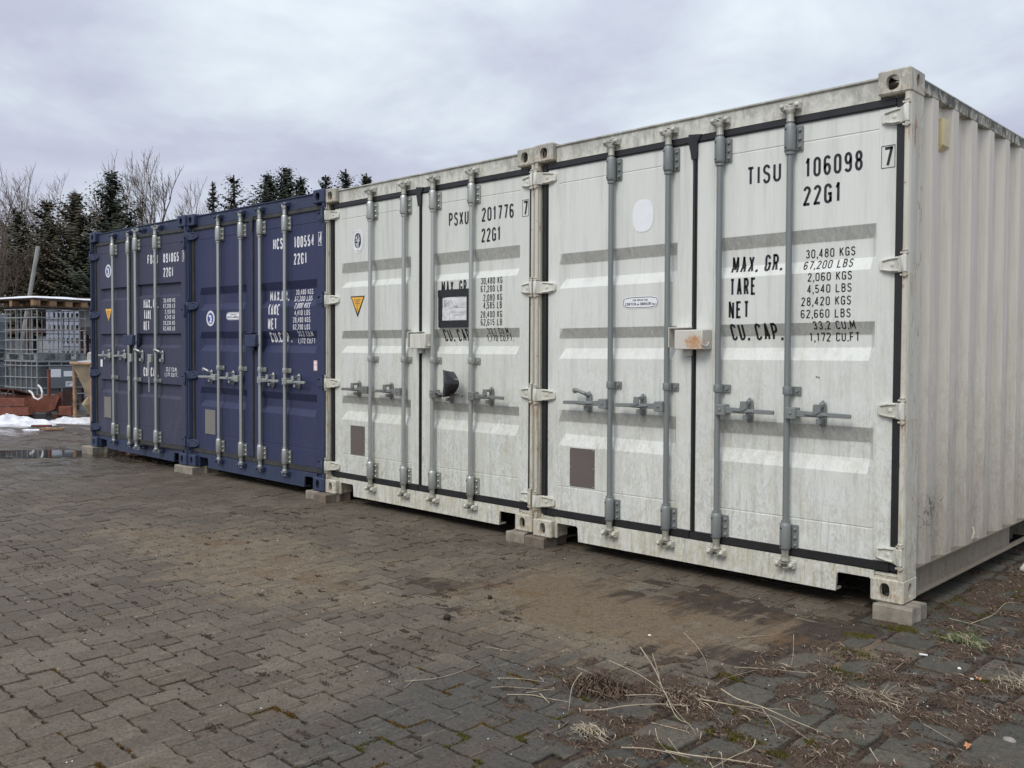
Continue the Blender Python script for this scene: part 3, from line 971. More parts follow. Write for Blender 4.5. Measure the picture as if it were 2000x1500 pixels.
    rd = door_panel(root, mdoor, xr0, xr1, 1.341, 2.262, bands, D, rt)
    if i == 3: rd['label'] = 'faded blue right door standing slightly open'
    seal_obj(ld, mseal, [(.037, .0835, .145, 2.4645), (.0835, 1.2, 2.4245, 2.4645), (.0835, 1.2, .1415, .1875)], base_tf)
    if i == 3:
        seal_obj(rd, mseal, [(2.3545, 2.401, .145, 2.4645), (xr0, 2.3545, 2.4245, 2.4645), (xr0, 2.3545, .1415, .1875), (xr0 - .024, xr0, .1415, 2.4645)], rt)
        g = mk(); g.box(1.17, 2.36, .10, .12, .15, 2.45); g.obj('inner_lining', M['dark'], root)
    else:
        seal_obj(rd, mseal, [(2.3545, 2.401, .145, 2.4645), (1.2, 2.3545, 2.4245, 2.4645), (1.2, 2.3545, .1415, .1875), (xl1, xr0, .187, 2.425)], base_tf)
        g = mk(base_tf)      # flared seal overlap at the head and foot of the door gap
        g.prism([(1.196, 2.33), (1.228, 2.33), (1.234, 2.37), (1.234, 2.425), (1.262, 2.466), (1.175, 2.475), (1.175, 2.43), (1.190, 2.37)], .036, .0425, 'y')
        g.obj('seal_flap', mseal, rd)
    # lettering
    ink = M['inkw'] if blue else M['ink']
    for (c, s, a, b, z0, z1) in TXT:
        if c != i: continue
        if s == 'BOX':
            decal(rd, 'check_digit_frame', ink, frame_q(a, b, z0, z1, .0028 if not blue else .005), bands, D, rt, .0045, False)
            continue
        big = (z1 - z0) > .08
        t = (z1 - z0) * (.135 if big else .125)
        if blue: t *= 1.15
        for w, wa, wb in words(s, a, b):
            if s in ('7', '4', '1'):
                decal(rd, 'lettering', ink, text_quads(w, wa, wb, z0, z1, t), bands, D, rt, .0045, False)
            else:
                decal(rd, 'lettering', ink, text_quads(w, wa, wb, z0, z1, t), bands, D, rt)
    # hinges
    hz = [2.372, 1.655, .943, .232]
    if i == 3: hz = [2.30, 1.60, .90, .24]
    for zc in hz:
        hinge(root, zc, False, mh, mpost, blue)
        hinge(root, zc, True, mh, mpost, blue, rt, base_tf)
    # locking bars
    rods = (.624 if i != 0 else .632, 1.050, 1.392, 1.812)
    zg = [1.025, 1.157, 1.030, .862][i]; zh = [.908, .905, .935, 1.118][i]
    mats = ((M['gpaint'], M['gpaint'], M['cast']), (M['galv'], M['galv'], M['cast']), (M['galv'], M['galv'], M['galv']), (M['galv'], M['galv'], M['galv']))[i]
    for k, rx in enumerate(rods):
        s = -1 if k < 2 else 1
        hang = (i == 3 and k >= 2)
        rod_set(root, rx, s, mats, rt if k >= 2 else base_tf, zg, zh, blue, 'hang' if hang else 'normal',
                R(70) if hang else R((-12, 8, -5, 15)[k]), 0.0, (i == 0 and k == 0) or (i == 2 and k == 0))
    # lock box over the door gap
    bx0, bx1 = [(1.134, 1.318), (1.183, 1.362), (1.198, 1.385), (1.20, 1.40)][i]
    g = mk(rt)
    z0, z1 = 1.243, 1.354
    g.add([(bx0, -.030, z0), (bx1, -.030, z0), (bx1, -.030, z1), (bx0, -.030, z1), (bx0, .050, z0), (bx1 + .012, .050, z0), (bx1 + .012, .050, z1 + .004), (bx0, .050, z1 + .004)],
          [(0, 1, 2, 3), (1, 5, 6, 2), (0, 4, 5, 1), (3, 2, 6, 7), (0, 3, 7, 4)])
    mb = M['wframe'] if not blue else M['bframe']
    if i == 0: mb = M['rustbox']
    lb = g.obj('lock_box', mb, root, bevel=.004, smooth=True)
    if i == 0: lb['label'] = 'white lock box with an orange rust patch'
    g = mk(base_tf if i == 3 else rt)
    if i < 3:
        g.box(bx0 - .062, bx0 - .056, .0, .054, z0 + .012, z1 + .018)
        g.box(bx0 - .056, bx0 + .075, .0, .054, z1 + .012, z1 + .018)
        g.obj('lock_bracket', mb, lb)
        g = mk(base_tf); g.box(bx0 + .03, bx0 + .078, .02, .05, z0 - .036, z0 - .002)
        g.obj('lock_eye', mb, lb)
    g = mk(rt)
    g.tube([(bx1 + .002, -.024, z0 + .045), (bx1 + .004, -.024, z0 + .025), (bx1 + .010, -.010, z0 + .018), (bx1 + .014, .010, z0 + .026), (bx1 + .016, .018, z0 + .042)], .0042, 8)
    g.obj('hook', mb, lb, smooth=True)
    return root, ld, rd, bands, D, rt


# rusty lock box paint for the end container
m, t, b = new_mat('rust_patch_paint')
co = N(t, 'ShaderNodeTexCoord'); P = co.outputs['Object']
sp = N(t, 'ShaderNodeSeparateXYZ'); L(t, P, sp.inputs[0])
dx = math_(t, 'DIVIDE', math_(t, 'SUBTRACT', sp.outputs[0], 1.262 - CW), .075)
dz = math_(t, 'DIVIDE', math_(t, 'SUBTRACT', sp.outputs[2], 1.285), .055)
rr = math_(t, 'ADD', math_(t, 'MULTIPLY', dx, dx), math_(t, 'MULTIPLY', dz, dz))
ns = noise_(t, P, 38, 7, 0.7, 0.5)
mk_ = math_(t, 'SUBTRACT', math_(t, 'ADD', 0.80, math_(t, 'MULTIPLY', math_(t, 'SUBTRACT', ns, .5), 2.6)), rr)
mk_ = ramp_(t, mk_, [(0.0, 0.0), (0.7, 1.0)])
c = mix_(t, mk_, (0.58, 0.56, 0.50), mix_(t, noise_(t, P, 60, 5, .6), (0.36, 0.13, 0.04), (0.60, 0.38, 0.18)))
setb(t, b, c, 0.6, 0, ns, .2, .003)
M['rustbox'] = m

CONT = [build_container(i) for i in range(4)]

# ---- marks and fittings particular to each container
# end white container
root, ld, rd, bands, D, rt = CONT[0]
decal(ld, 'oval_sticker', M['stick'], [ell(.846, 2.05, .077, .098, 32, 2.6)], bands, D, rt, .002)
def plate(ld, bands, x0, x1, z0, z1, mat):
    g = mk(); g.box(x0, x1, DY - .0015, DY + .003, z0, z1)
    g.cm = 1
    for a in (x0 + .008, x1 - .008):
        for c_ in (z0 + .008, z1 - .008, (z0 + z1) / 2): g.lathe([(.005, 0), (.004, -.003)], (a, DY - .0015, c_), 7, 'y')
    return g.obj('data_plate', [mat, M['galv']], ld)
plate(ld, bands, .279, .483, .358, .607, M['plate'])
def cor_label(ld, bands, D, x0, x1, z0, z1):
    cx, cz = (x0 + x1) / 2, (z0 + z1) / 2; rx, rz = (x1 - x0) / 2, (z1 - z0) / 2
    decal(ld, 'steel_label', M['stick'], [ell(cx, cz, rx, rz, 36, 5)], bands, D, base_tf, .002)
    a = ell(cx, cz, rx - .005, rz - .005, 36, 5); b = ell(cx, cz, rx - .008, rz - .008, 36, 5)
    q = [[a[k], a[(k + 1) % 36], b[(k + 1) % 36], b[k]] for k in range(36)]
    q += text_quads('FOR REPAIR USE', cx - rx * .42, cx + rx * .42, cz + rz * .22, cz + rz * .52, .0022)
    q += text_quads('CORTEN', x0 + rx * .16, cx - rx * .25, cz - rz * .48, cz - rz * .02, .0030)
    q += text_quads('OR', cx - rx * .19, cx - rx * .06, cz - rz * .48, cz - rz * .22, .0022)
    q += text_quads('EQUIVALENT', cx, cx + rx * .62, cz - rz * .48, cz - rz * .02, .0030)
    q += text_quads('ONLY', cx + rx * .66, x1 - rx * .12, cz - rz * .48, cz - rz * .22, .0022)
    decal(ld, 'label_print', M['ink'], q, bands, D, base_tf, .003)
cor_label(ld, bands, D, .698, .963, 1.492, 1.566)
g = mk(); g.box(CW - .040, CW - .016, .475, .592, 2.295, 2.435)
g.add([(CW - .040, .475, 2.265), (CW - .040, .592, 2.265), (CW - .016, .592, 2.295), (CW - .016, .475, 2.295), (CW - .040, .475, 2.2951), (CW - .040, .592, 2.2951)], [(0, 1, 2, 3), (0, 3, 4), (1, 5, 2)])
g.obj('vent_cover', M['cream'], root, bevel=.002)
g = mk(); g.lathe([(.016, 0), (.011, .0012)], (CW - .0385, .468, 1.314), 10, 'x')
g.obj('spray_dot', M['greenspray'], root)
g = mk(); g.tube([(CW - .012, 1.02, .158), (CW - .002, 1.02, .19), (CW + .004, 1.025, .215), (CW - .004, 1.03, .24), (CW - .014, 1.03, .235)], .006, 7)
g.obj('lashing_ring', M['wrust'], root, smooth=True)
decal(rd, 'small_mark', M['plate'], text_quads('N', 1.955, 1.972, 1.092, 1.104, .003), bands, D, rt)

# second white container
root, ld, rd, bands, D, rt = CONT[1]
plate(ld, bands, .308, .500, .355, .597, M['plate'])
cx, cz = .408, 2.131
decal(ld, 'inspection_emblem', M['stick'], annul(cx, cz, .083, .103, .006) + annul(cx, cz, .072, .091, .030), bands, D, rt, .002)
decal(ld, 'inspection_emblem', M['ink'], [ell(cx, cz, .044, .062, 28, 2.4)], bands, D, rt, .0025)
q = []
for pl in ([(-.006, .045), (-.02, .02), (.004, .004), (.0, -.03), (-.012, -.048)], [(.016, .05), (.006, .02), (.022, .0), (.006, -.02), (.012, -.046)],
           [(-.03, .0), (-.004, -.002), (.03, .002)], [(-.024, .034), (-.026, .012)], [(-.028, -.016), (-.02, -.04), (-.008, -.02)], [(.026, .028), (.03, .01)], [(-.014, -.052), (.016, -.052)]):
    q += strip([(cx + a, cz + b) for a, b in pl], .006)
decal(ld, 'inspection_emblem', M['stick'], q, bands, D, rt, .003)
q = []
for k in range(22):
    a = R(-30 + 240 * k / 21); q.append(ell(cx + .059 * math.cos(a), cz + .077 * math.sin(a), .0028, .0034, 6))
for k in range(5): q.append(ell(cx - .014 + .007 * k, cz - .079, .002, .004, 6))
decal(ld, 'inspection_emblem', M['plate'], q, bands, D, rt, .003)
def warn_tri(ld, bands, D, xa, xb, zt, zb, black=True):
    xm = (xa + xb) / 2
    if black: decal(ld, 'warning_triangle', M['ink'], [[(xa, zt), (xb, zt), (xm, zb)]], bands, D, base_tf, .002)
    ix = .016 if black else .0
    decal(ld, 'warning_triangle', M['yellow'], [[(xa + ix, zt - ix * .6), (xb - ix, zt - ix * .6), (xm, zb + ix * 1.9)]], bands, D, base_tf, .003)
    q = []
    for k, (w, n_) in enumerate(((.046, 7), (.030, 4), (.034, 6), (.012, 2), (.008, 1), (.015, 2), (.012, 2), (.007, 1))):
        zz = zt - .028 - k * .0155
        for j in range(n_):
            a = xm - w + 2 * w * j / n_
            q.append(rect(a, a + 2 * w / n_ - .003, zz - .007, zz))
    decal(ld, 'warning_print', M['plate'], q, bands, D, base_tf, .004)
warn_tri(ld, bands, D, .308, .502, 1.675, 1.497)
# paper in a taped frame
g = mk(); z0, z1 = 1.403, 1.675
gx = [1.434 + (1.752 - 1.434) * k / 8 for k in range(9)]; gz = [z0 + .03 + (z1 - z0 - .06) * k / 7 for k in range(8)]
rs = random.Random(3)
g.add([(a, DY - .004 - rs.random() * .006, b) for b in gz for a in gx], [(j * 9 + k, j * 9 + k + 1, (j + 1) * 9 + k + 1, (j + 1) * 9 + k) for j in range(7) for k in range(8)])
pp = g.obj('paper_notice', M['paper'], rd)
g = mk()
g.box(1.424, 1.762, DY - .013, DY - .010, 1.625, 1.680); g.box(1.430, 1.760, DY - .013, DY - .0102, 1.400, 1.452)
g.box(1.428, 1.472, DY - .0125, DY - .0098, 1.4525, 1.6245); g.box(1.738, 1.758, DY - .0125, DY - .0098, 1.4525, 1.6245)
g.obj('tape_frame', M['tape'], pp, bevel=.001)
q = text_quads('A', 1.492, 1.512, 1.545, 1.61, .003) + text_quads('H', 1.522, 1.54, 1.548, 1.605, .002)
for pl in ([(1.55, 1.58), (1.57, 1.60), (1.60, 1.56), (1.64, 1.55)], [(1.60, 1.60), (1.63, 1.57), (1.62, 1.545), (1.66, 1.56)], [(1.49, 1.53), (1.60, 1.55), (1.73, 1.545)], [(1.56, 1.515), (1.73, 1.51)], [(1.48, 1.49), (1.51, 1.465)], [(1.55, 1.50), (1.555, 1.46)], [(1.60, 1.49), (1.72, 1.495)]):
    q += strip(pl, .0016)
g = mk()
for c_ in q: g.add([(x_, DY - .0115, z_) for x_, z_ in c_], [tuple(range(len(c_)))])
g.obj('pen_scribble', M['plate'], pp, recalc=False)

# blue container
root, ld, rd, bands, D, rt = CONT[2]
plate(ld, bands, .283, .490, .348, .596, M['plateg'])
cor_label(ld, bands, D, .714, .986, 1.500, 1.576)
def round_emblem(ld, bands, D, cx, cz, rx, rz):
    decal(ld, 'round_emblem', M['stick'], [ell(cx, cz, rx, rz, 28)], bands, D, base_tf, .002)
    decal(ld, 'round_emblem', M['blueink'], [ell(cx, cz, rx * .70, rz * .72, 24)], bands, D, base_tf, .003)
    q = [ell(cx + rx * .02, cz + rz * .25, rx * .25, rz * .2, 10), ell(cx + rx * .18, cz - rz * .05, rx * .2, rz * .3, 10), ell(cx + rx * .05, cz - rz * .42, rx * .3, rz * .16, 10), ell(cx - rx * .3, cz + rz * .35, rx * .12, rz * .12, 8)]
    decal(ld, 'round_emblem', M['stick'], q, bands, D, base_tf, .004)
    q = []
    for k in range(16):
        a = 2 * PI * k / 16; q.append(ell(cx + rx * .85 * math.cos(a), cz + rz * .86 * math.sin(a), rx * .05, rz * .05, 5))
    decal(ld, 'round_emblem', M['blueink'], q, bands, D, base_tf, .004)
round_emblem(ld, bands, D, .398, 1.522, .083, .078)
decal(rd, 'small_sticker', M['pink'], [rect(2.212, 2.268, 1.038, 1.128)], bands, D, rt, .002)
decal(rd, 'small_sticker', M['stick'], [rect(2.222, 2.258, 1.048, 1.084), rect(2.222, 2.258, 1.092, 1.118)], bands, D, rt, .003)

# far blue container
root, ld, rd, bands, D, rt = CONT[3]
plate(ld, bands, .272, .462, .369, .616, M['plateg'])
round_emblem(ld, bands, D, .412, 2.117, .082, .077)
warn_tri(ld, bands, D, .325, .501, 1.668, 1.518, False)
decal(ld, 'small_sticker', M['stick'], [rect(.178, .236, .976, 1.063)], bands, D, base_tf, .006, False)

# bent black plastic flap hooked over a handle of the second container
x, y, z, yaw, roll = POSE[1]
fl = empty('plastic_flap', (x - CW + 1.5, y - .02, z + .89))
tag(fl, 'curved glossy black plastic flap hooked over a handle of the PSXU white container', 'flap')
g = G(); nu, nv = 9, 12
def fl_pt(u, v, d):
    # a strip of thick sheet bent like a bowed shield, hollow side to the left
    s_ = math.sin(PI * (v * .92 + .04))
    xl = 1.578 + .030 * s_; xr = 1.640 + .030 * v + .105 * s_
    zz = .884 + .202 * v
    yy = -.040 - .022 * s_ - .018 * math.sin(PI * u) + .010 * u + d
    return (xl + (xr - xl) * u - 1.5, yy + .02, zz - .89 + .010 * u * (1 - v) - .012 * u * v)
for d in (0, .006):
    g.add([fl_pt(a / nu, b / nv, d) for b in range(nv + 1) for a in range(nu + 1)],
          [(j * (nu + 1) + k, j * (nu + 1) + k + 1, (j + 1) * (nu + 1) + k + 1, (j + 1) * (nu + 1) + k) for j in range(nv) for k in range(nu)])
M['gloss'] = simple('glossy_black_plastic', (0.012, 0.012, 0.014), 0.16, var=.2)
g.obj('flap_sheet', M['gloss'], fl, smooth=True, recalc=False)
g = G(); g.tube([(.0, -.02, .02), (.01, .0, .0), (.03, .03, .0), (.05, .045, .01)], .006, 6)
g.obj('flap_hook', M['gloss'], fl, smooth=True)

# ---------------------------------------------------------------- supporting paving blocks
M['block'] = simple('concrete_block', (0.235, 0.21, 0.165), 0.85, var=.3, scale=16, bump=.5)
M['block2'] = simple('concrete_block_brown', (0.155, 0.125, 0.095), 0.85, var=.22, scale=16, bump=.5)
def block(x, y, h, rz, label, mat, w=.166, l=.205):
    hw, hl = w / 2, l / 2
    out = [(-hw, -hl), (-hw * .3, -hl + .004), (hw * .35, -hl - .003), (hw, -hl), (hw - .012, -hl * .45), (hw - .012, -hl * .1), (hw + .002, hl * .1), (hw - .010, hl * .5), (hw, hl), (hw * .3, hl - .006), (-hw * .3, hl + .004), (-hw, hl), (-hw + .012, hl * .45), (-hw + .012, hl * .1), (-hw - .002, -hl * .1), (-hw + .010, -hl * .5)]
    o = empty('paving_block', (x, y, 0), (0, 0, rz)); o2 = None
    g = G()
    n = len(out)
    lay = [(1.0, 0.0), (1.0, h - .008), (.955, h - .0005)]
    vs = [(a * s_, b * s_, zz) for s_, zz in lay for a, b in out]
    fs = [(k * n + j, k * n + (j + 1) % n, (k + 1) * n + (j + 1) % n, (k + 1) * n + j) for k in range(2) for j in range(n)]
    fs += [tuple(range(n))[::-1], tuple(2 * n + j for j in range(n))]
    g.add(vs, fs)
    bpy.data.objects.remove(o)
    q = g.obj('paving_block', mat)
    q.location = (x, y, -.001); q.rotation_euler = (0, 0, rz)
    tag(q, label, 'concrete block', 'paving blocks the containers stand on')
block(-.035, .055, .080, R(0), 'grey zigzag edged concrete block under the right end corner of the TISU container', M['block'], .190, .19)
block(-2.395, .085, .094 * .7, R(0), 'brown concrete block under the left corner of the TISU white container', M['block2'], .17, .23)
block(-2.585, .080, .0695, R(3), 'pale concrete block under the right corner of the PSXU container', M['block'], .165, .20)
block(-4.845, .07, .0720, R(-2), 'concrete block with rounded corner under the left corner of the PSXU white container', M['block2'], .19, .25)
block(-5.035, .085, .0725, R(4), 'grey concrete block under the right corner of the HCSU blue container', M['block'], .165, .20)
block(-7.335, .10, .078, R(3), 'long pale concrete block under the joint of the two blue containers', M['block'], .36, .30)
block(-9.73, .06, .093, R(2), 'mossy concrete block under the far left corner of the row', M['block'], .30, .32)

# ---------------------------------------------------------------- ground
def wpos(t):
    gm = N(t, 'ShaderNodeNewGeometry')
    return gm.outputs['Position']


def blob(t, P, cx, cy, rx, ry, rot=0.0):
    """soft elliptical region, 1 inside 0 outside, before noise"""
    m_ = N(t, 'ShaderNodeMapping'); m_.vector_type = 'TEXTURE'
    L(t, P, m_.inputs[0])
    m_.inputs['Location'].default_value = (cx, cy, 0)
    m_.inputs['Rotation'].default_value = (0, 0, rot)
    m_.inputs['Scale'].default_value = (rx, ry, 1e4)
    ln = N(t, 'ShaderNodeVectorMath'); ln.operation = 'LENGTH'
    L(t, m_.outputs[0], ln.inputs[0])
    return math_(t, 'SUBTRACT', 1.0, ln.outputs['Value'])


def ground_masks(t):
    P = wpos(t)
    n_a = noise_(t, P, 1.3, 5, 0.62, 0.4)
    n_b = noise_(t, P, 1.0, 6, 0.68, 0.3, sc=(6.5, .85, 1))       # tyre smears running towards the doors
    nz = math_(t, 'ADD', math_(t, 'MULTIPLY', math_(t, 'SUBTRACT', n_a, .5), 2.4), math_(t, 'MULTIPLY', math_(t, 'SUBTRACT', n_b, .5), 2.4))
    b1 = blob(t, P, -3.6, -1.55, 1.8, .62, R(3))
    b2 = blob(t, P, -1.15, -.85, 1.35, .75, R(4))
    b = math_(t, 'MAXIMUM', b1, b2)
    sand = ramp_(t, math_(t, 'ADD', math_(t, 'MULTIPLY', b, 1.1), nz), [(0.05, 0.0), (0.5, 1.0)])
    # wet, silty corner beyond the far container
    sp = N(t, 'ShaderNodeSeparateXYZ'); L(t, P, sp.inputs[0])
    wr = N(t, 'ShaderNodeMapRange'); L(t, sp.outputs[0], wr.inputs[0])
    wr.inputs[1].default_value = -6.2; wr.inputs[2].default_value = -9.6
    wr.inputs[3].default_value = 0.0; wr.inputs[4].default_value = 1.0
    wet = ramp_(t, math_(t, 'ADD', wr.outputs[0], math_(t, 'MULTIPLY', nz, .45)), [(0.25, 0.0), (0.8, 1.0)])
    return P, n_a, n_b, sand, wet


def surf_finish(t, b, c, sand, wet, P, dry_rough=0.85, bstr=.5, tone=1.0):
    fine = noise_(t, P, 85, 6, .85)
    mid = noise_(t, P, 22, 6, .72)
    c = mix_(t, math_(t, 'MULTIPLY', ramp_(t, mid, [(.34, 1), (.48, 0)]), .6), c, mix_(t, 1.0, c, (.52, .48, .42), 'MULTIPLY'))
    c = mix_(t, math_(t, 'MULTIPLY', ramp_(t, mid, [(.52, 0), (.7, 1)]), .35), c, mix_(t, 1.0, c, (1.45, 1.42, 1.35), 'MULTIPLY'))
    c = mix_(t, math_(t, 'MULTIPLY', ramp_(t, fine, [(.50, 0), (.62, 1)]), .62), c, mix_(t, 1.0, c, (1.9, 1.85, 1.75), 'MULTIPLY'))
    c = mix_(t, math_(t, 'MULTIPLY', ramp_(t, fine, [(.38, 1), (.48, 0)]), .75), c, mix_(t, 1.0, c, (.36, .33, .30), 'MULTIPLY'))
    c = mix_(t, math_(t, 'MULTIPLY', wet, .55), c, mix_(t, 1.0, c, (.62, .64, .66), 'MULTIPLY'))
    rg = math_(t, 'SUBTRACT', dry_rough, math_(t, 'MULTIPLY', wet, math_(t, 'MULTIPLY', ramp_(t, noise_(t, P, 1.0, 4, .6, .3, sc=(1.1, 3.0, 1)), [(.42, .15), (.56, 1.0)]), .70)))
    h = math_(t, 'ADD', math_(t, 'MULTIPLY', fine, .35), mid)
    setb(t, b, c, rg, 0, h, bstr, .003)


m, t, b = new_mat('paver_concrete')
P, n_a, n_b, sand, wet = ground_masks(t)
oi = N(t, 'ShaderNodeObjectInfo'); at = N(t, 'ShaderNodeAttribute'); at.attribute_name = 'rnd'
rnd = math_(t, 'FRACT', math_(t, 'ADD', oi.outputs['Random'], at.outputs['Fac']))
c = ramp_(t, rnd, [(0.0, (.073, .059, .042)), (.5, (.091, .074, .053)), (1.0, (.114, .095, .069))])
ch = N(t, 'ShaderNodeSeparateXYZ'); L(t, P, ch.inputs[0])
# darker, mossier stones towards the right foreground, brown film elsewhere
dk = blob(t, P, -.35, -2.3, 1.0, 1.1)
dk = ramp_(t, math_(t, 'ADD', dk, math_(t, 'MULTIPLY', math_(t, 'SUBTRACT', n_a, .5), 2.0)), [(-.0, 0.0), (.5, 1.0)])
c = mix_(t, math_(t, 'MULTIPLY', dk, .8), c, (.042, .040, .034))
br = ramp_(t, n_b, [(.48, 0), (.62, 1)])
c = mix_(t, math_(t, 'MULTIPLY', br, .50), c, (.074, .050, .031))
film = ramp_(t, noise_(t, P, 9, 5, .7, .3), [(.3, .15), (.62, 1)])
c = mix_(t, math_(t, 'MULTIPLY', math_(t, 'MULTIPLY', sand, film), .85), c, (.158, .122, .078))
st = ramp_(t, noise_(t, P, 1.0, 6, .72, .2, sc=(34, 3, 1)), [(.57, 0), (.66, 1)])
c = mix_(t, math_(t, 'MULTIPLY', st, .35), c, (.22, .185, .125))
surf_finish(t, b, c, sand, wet, P)
M['paver'] = m

m, t, b = new_mat('joint_soil')
P, n_a, n_b, sand, wet = ground_masks(t)
c = ramp_(t, noise_(t, P, 11, 4, .6), [(.3, (.020, .013, .008)), (.7, (.045, .029, .017))])
c = mix_(t, ramp_(t, sand, [(.2, 0), (.9, 1)]), c, (.120, .088, .054))
og = ramp_(t, noise_(t, P, 3.1, 5, .7, .5, loc=(4, 4, 0)), [(.56, 0), (.66, 1)])
c = mix_(t, math_(t, 'MULTIPLY', og, .5), c, (.115, .062, .018))
surf_finish(t, b, c, sand, wet, P, .95, .8)
M['soil'] = m

m, t, b = new_mat('slab_concrete')
P = wpos(t)
oi = N(t, 'ShaderNodeObjectInfo')
c = ramp_(t, oi.outputs['Random'], [(0, (.040, .038, .029)), (.5, (.054, .049, .037)), (1, (.080, .069, .050))])
na = noise_(t, P, 6, 5, .65, .3)
c = mix_(t, ramp_(t, na, [(.45, 0), (.7, .6)]), c, (.092, .074, .050))
c = mix_(t, ramp_(t, noise_(t, P, 2.6, 4, .6, loc=(9, 2, 0)), [(.52, 0), (.7, .55)]), c, (.048, .052, .030))
yb = blob(t, P, .20, -2.42, .34, .22, R(20))
yb = ramp_(t, math_(t, 'ADD', yb, math_(t, 'MULTIPLY', math_(t, 'SUBTRACT', na, .5), 2.2)), [(.0, 0), (.45, 1)])
c = mix_(t, math_(t, 'MULTIPLY', yb, .85), c, (.22, .19, .065))
surf_finish(t, b, c, 0, math_(t, 'MULTIPLY', na, .0), P, .8)
M['slab'] = m

m, t, b = new_mat('yard_ground')
P, n_a, n_b, sand, wet = ground_masks(t)
c = ramp_(t, noise_(t, P, .9, 6, .65, .3), [(.35, (.055, .047, .036)), (.62, (.105, .092, .074))])
c = mix_(t, ramp_(t, noise_(t, P, 1.0, 6, .7, .4, sc=(.6, 2.2, 1), loc=(3, 1, 0)), [(.5, 0), (.62, .8)]), c, (.075, .052, .034))
c = mix_(t, ramp_(t, noise_(t, P, .5, 6, .7, .4, loc=(8, 8, 0)), [(.56, 0), (.60, .8)]), c, (.17, .165, .16))
surf_finish(t, b, c, sand, wet, P, .8)
M['yard'] = m

g = G(); g.add([(-220, -160, -.030), (160, -160, -.030), (160, 220, -.030), (-220, 220, -.030)], [(0, 1, 2, 3)])
ground = tag(g.obj('ground', M['yard'], recalc=False), kind='structure')

g = G()
# silt spread over the yard beyond the paving, gently uneven, meets the paving level
def silt_h(x, y):
    a = noise.noise(Vector((x * .55, y * .9, 3.1))) * .012 + noise.noise(Vector((x * 2.3, y * 3.1, 1.1))) * .005
    return a - .004
xs = np.arange(-21, -8.9, .16); ys = np.arange(-6.5, 9, .16)
vs = [(float(a), float(b_), silt_h(a, b_) - .035 * max(0, min(1, (a + 10.4) / 1.2))) for b_ in ys for a in xs]
nx = len(xs)
g.add(vs, [(j * nx + k, j * nx + k + 1, (j + 1) * nx + k + 1, (j + 1) * nx + k) for j in range(len(ys) - 1) for k in range(nx - 1)])
tag(g.obj('yard_silt', M['yard'], recalc=False, smooth=True), kind='structure')

# interlocking T pavers: wide head two thirds of a period, narrow foot one third, rows locked half a period apart
PX, PY = .327, .1055
AX, AY = -1.7225, -3.3285
BND = -.17          # the T paving ends here, rectangular slabs to the right


def zig(x):
    u = (x / (PX / 3)) % 1.0
    return .0042 * math.sin(2 * PI * u) + .0028 * math.sin(6 * PI * u + 1.0)


def T_outline(x0, y0, gap):
    """closed outline of a stone: head row y0..y0+PY centred x0, foot in the row below"""
    h = PX / 3; f = PX / 6
    def S(y): return .004 * math.sin(2 * PI * (y - AY) / PY)
    pts = []
    def hor(xa, xb, y, n, s):
        for k in range(n):
            xx = xa + (xb - xa) * k / n
            pts.append((xx, y + zig(xx - AX) + (.0022 * s if k else 0), 0, s))
    # go counterclockwise starting at the lower left of the foot
    hor(x0 - f, x0 + f, y0 - PY, 5, 1)
    pts.append((x0 + f + 0, y0 - PY + zig(x0 + f - AX), 0, 0)); pts.append((x0 + f + .004, y0 - PY * .5, 0, 0))
    hor(x0 + f, x0 + h, y0, 3, 1)
    pts.append((x0 + h, y0 + zig(x0 + h - AX), 0, 0)); pts.append((x0 + h + .004, y0 + PY * .5, 0, 0))
    hor(x0 + h, x0 - h, y0 + PY, 9, -1)
    pts.append((x0 - h, y0 + PY + zig(x0 - h - AX), 0, 0)); pts.append((x0 - h + .004, y0 + PY * .5, 0, 0))
    hor(x0 - h, x0 - f, y0, 3, 1)
    pts.append((x0 - f, y0 + zig(x0 - f - AX), 0, 0)); pts.append((x0 - f + .004, y0 - PY * .5, 0, 0))
    p2 = [(a, b_) for a, b_, *_ in pts]
    # dedupe and inset
    q = []
    for a in p2:
        if not q or abs(a[0] - q[-1][0]) + abs(a[1] - q[-1][1]) > 1e-4: q.append(a)
    if abs(q[0][0] - q[-1][0]) + abs(q[0][1] - q[-1][1]) < 1e-4: q.pop()
    return inset(q, gap)


def inset(q, d):
    n = len(q); out = []
    for i in range(n):
        a, b_, c_ = q[i - 1], q[i], q[(i + 1) % n]
        d1 = (b_[0] - a[0], b_[1] - a[1]); d2 = (c_[0] - b_[0], c_[1] - b_[1])
        l1 = math.hypot(*d1) or 1e-9; l2 = math.hypot(*d2) or 1e-9
        n1 = (-d1[1] / l1, d1[0] / l1); n2 = (-d2[1] / l2, d2[0] / l2)
        mx, my = n1[0] + n2[0], n1[1] + n2[1]
        k = 2 / max(mx * mx + my * my, .6)
        out.append((b_[0] + mx * k * d / 2, b_[1] + my * k * d / 2))
    return out


rp = random.Random(11)
camp = Vector((1.6558, -4.4543))
fh = Vector((-.694, .72)); rh = Vector((.72, .694))
stones = []
# rows are horizontal in y; x centre shifts by half a period every row
for j in range(-16, 52):
    y0 = AY + j * PY
    for k in range(-40, 12):
        x0 = (AX - 0.0585) + k * PX + (PX / 2 if j % 2 else 0)
        # reference stone: centre -1.781, head row y -3.223
        y_ = y0 + PY
        if x0 + PX / 3 > BND + .02 or x0 < -12.6 or y_ > 1.35: continue
        d = Vector((x0, y_)) - camp
        D = d.dot(fh); S = d.dot(rh)
        if D < 1.6 or abs(S) > D * .60 + .45: continue
        if D < 2.35: pass
        stones.append((D + abs(S) * .1, x0, y_))
stones.sort()


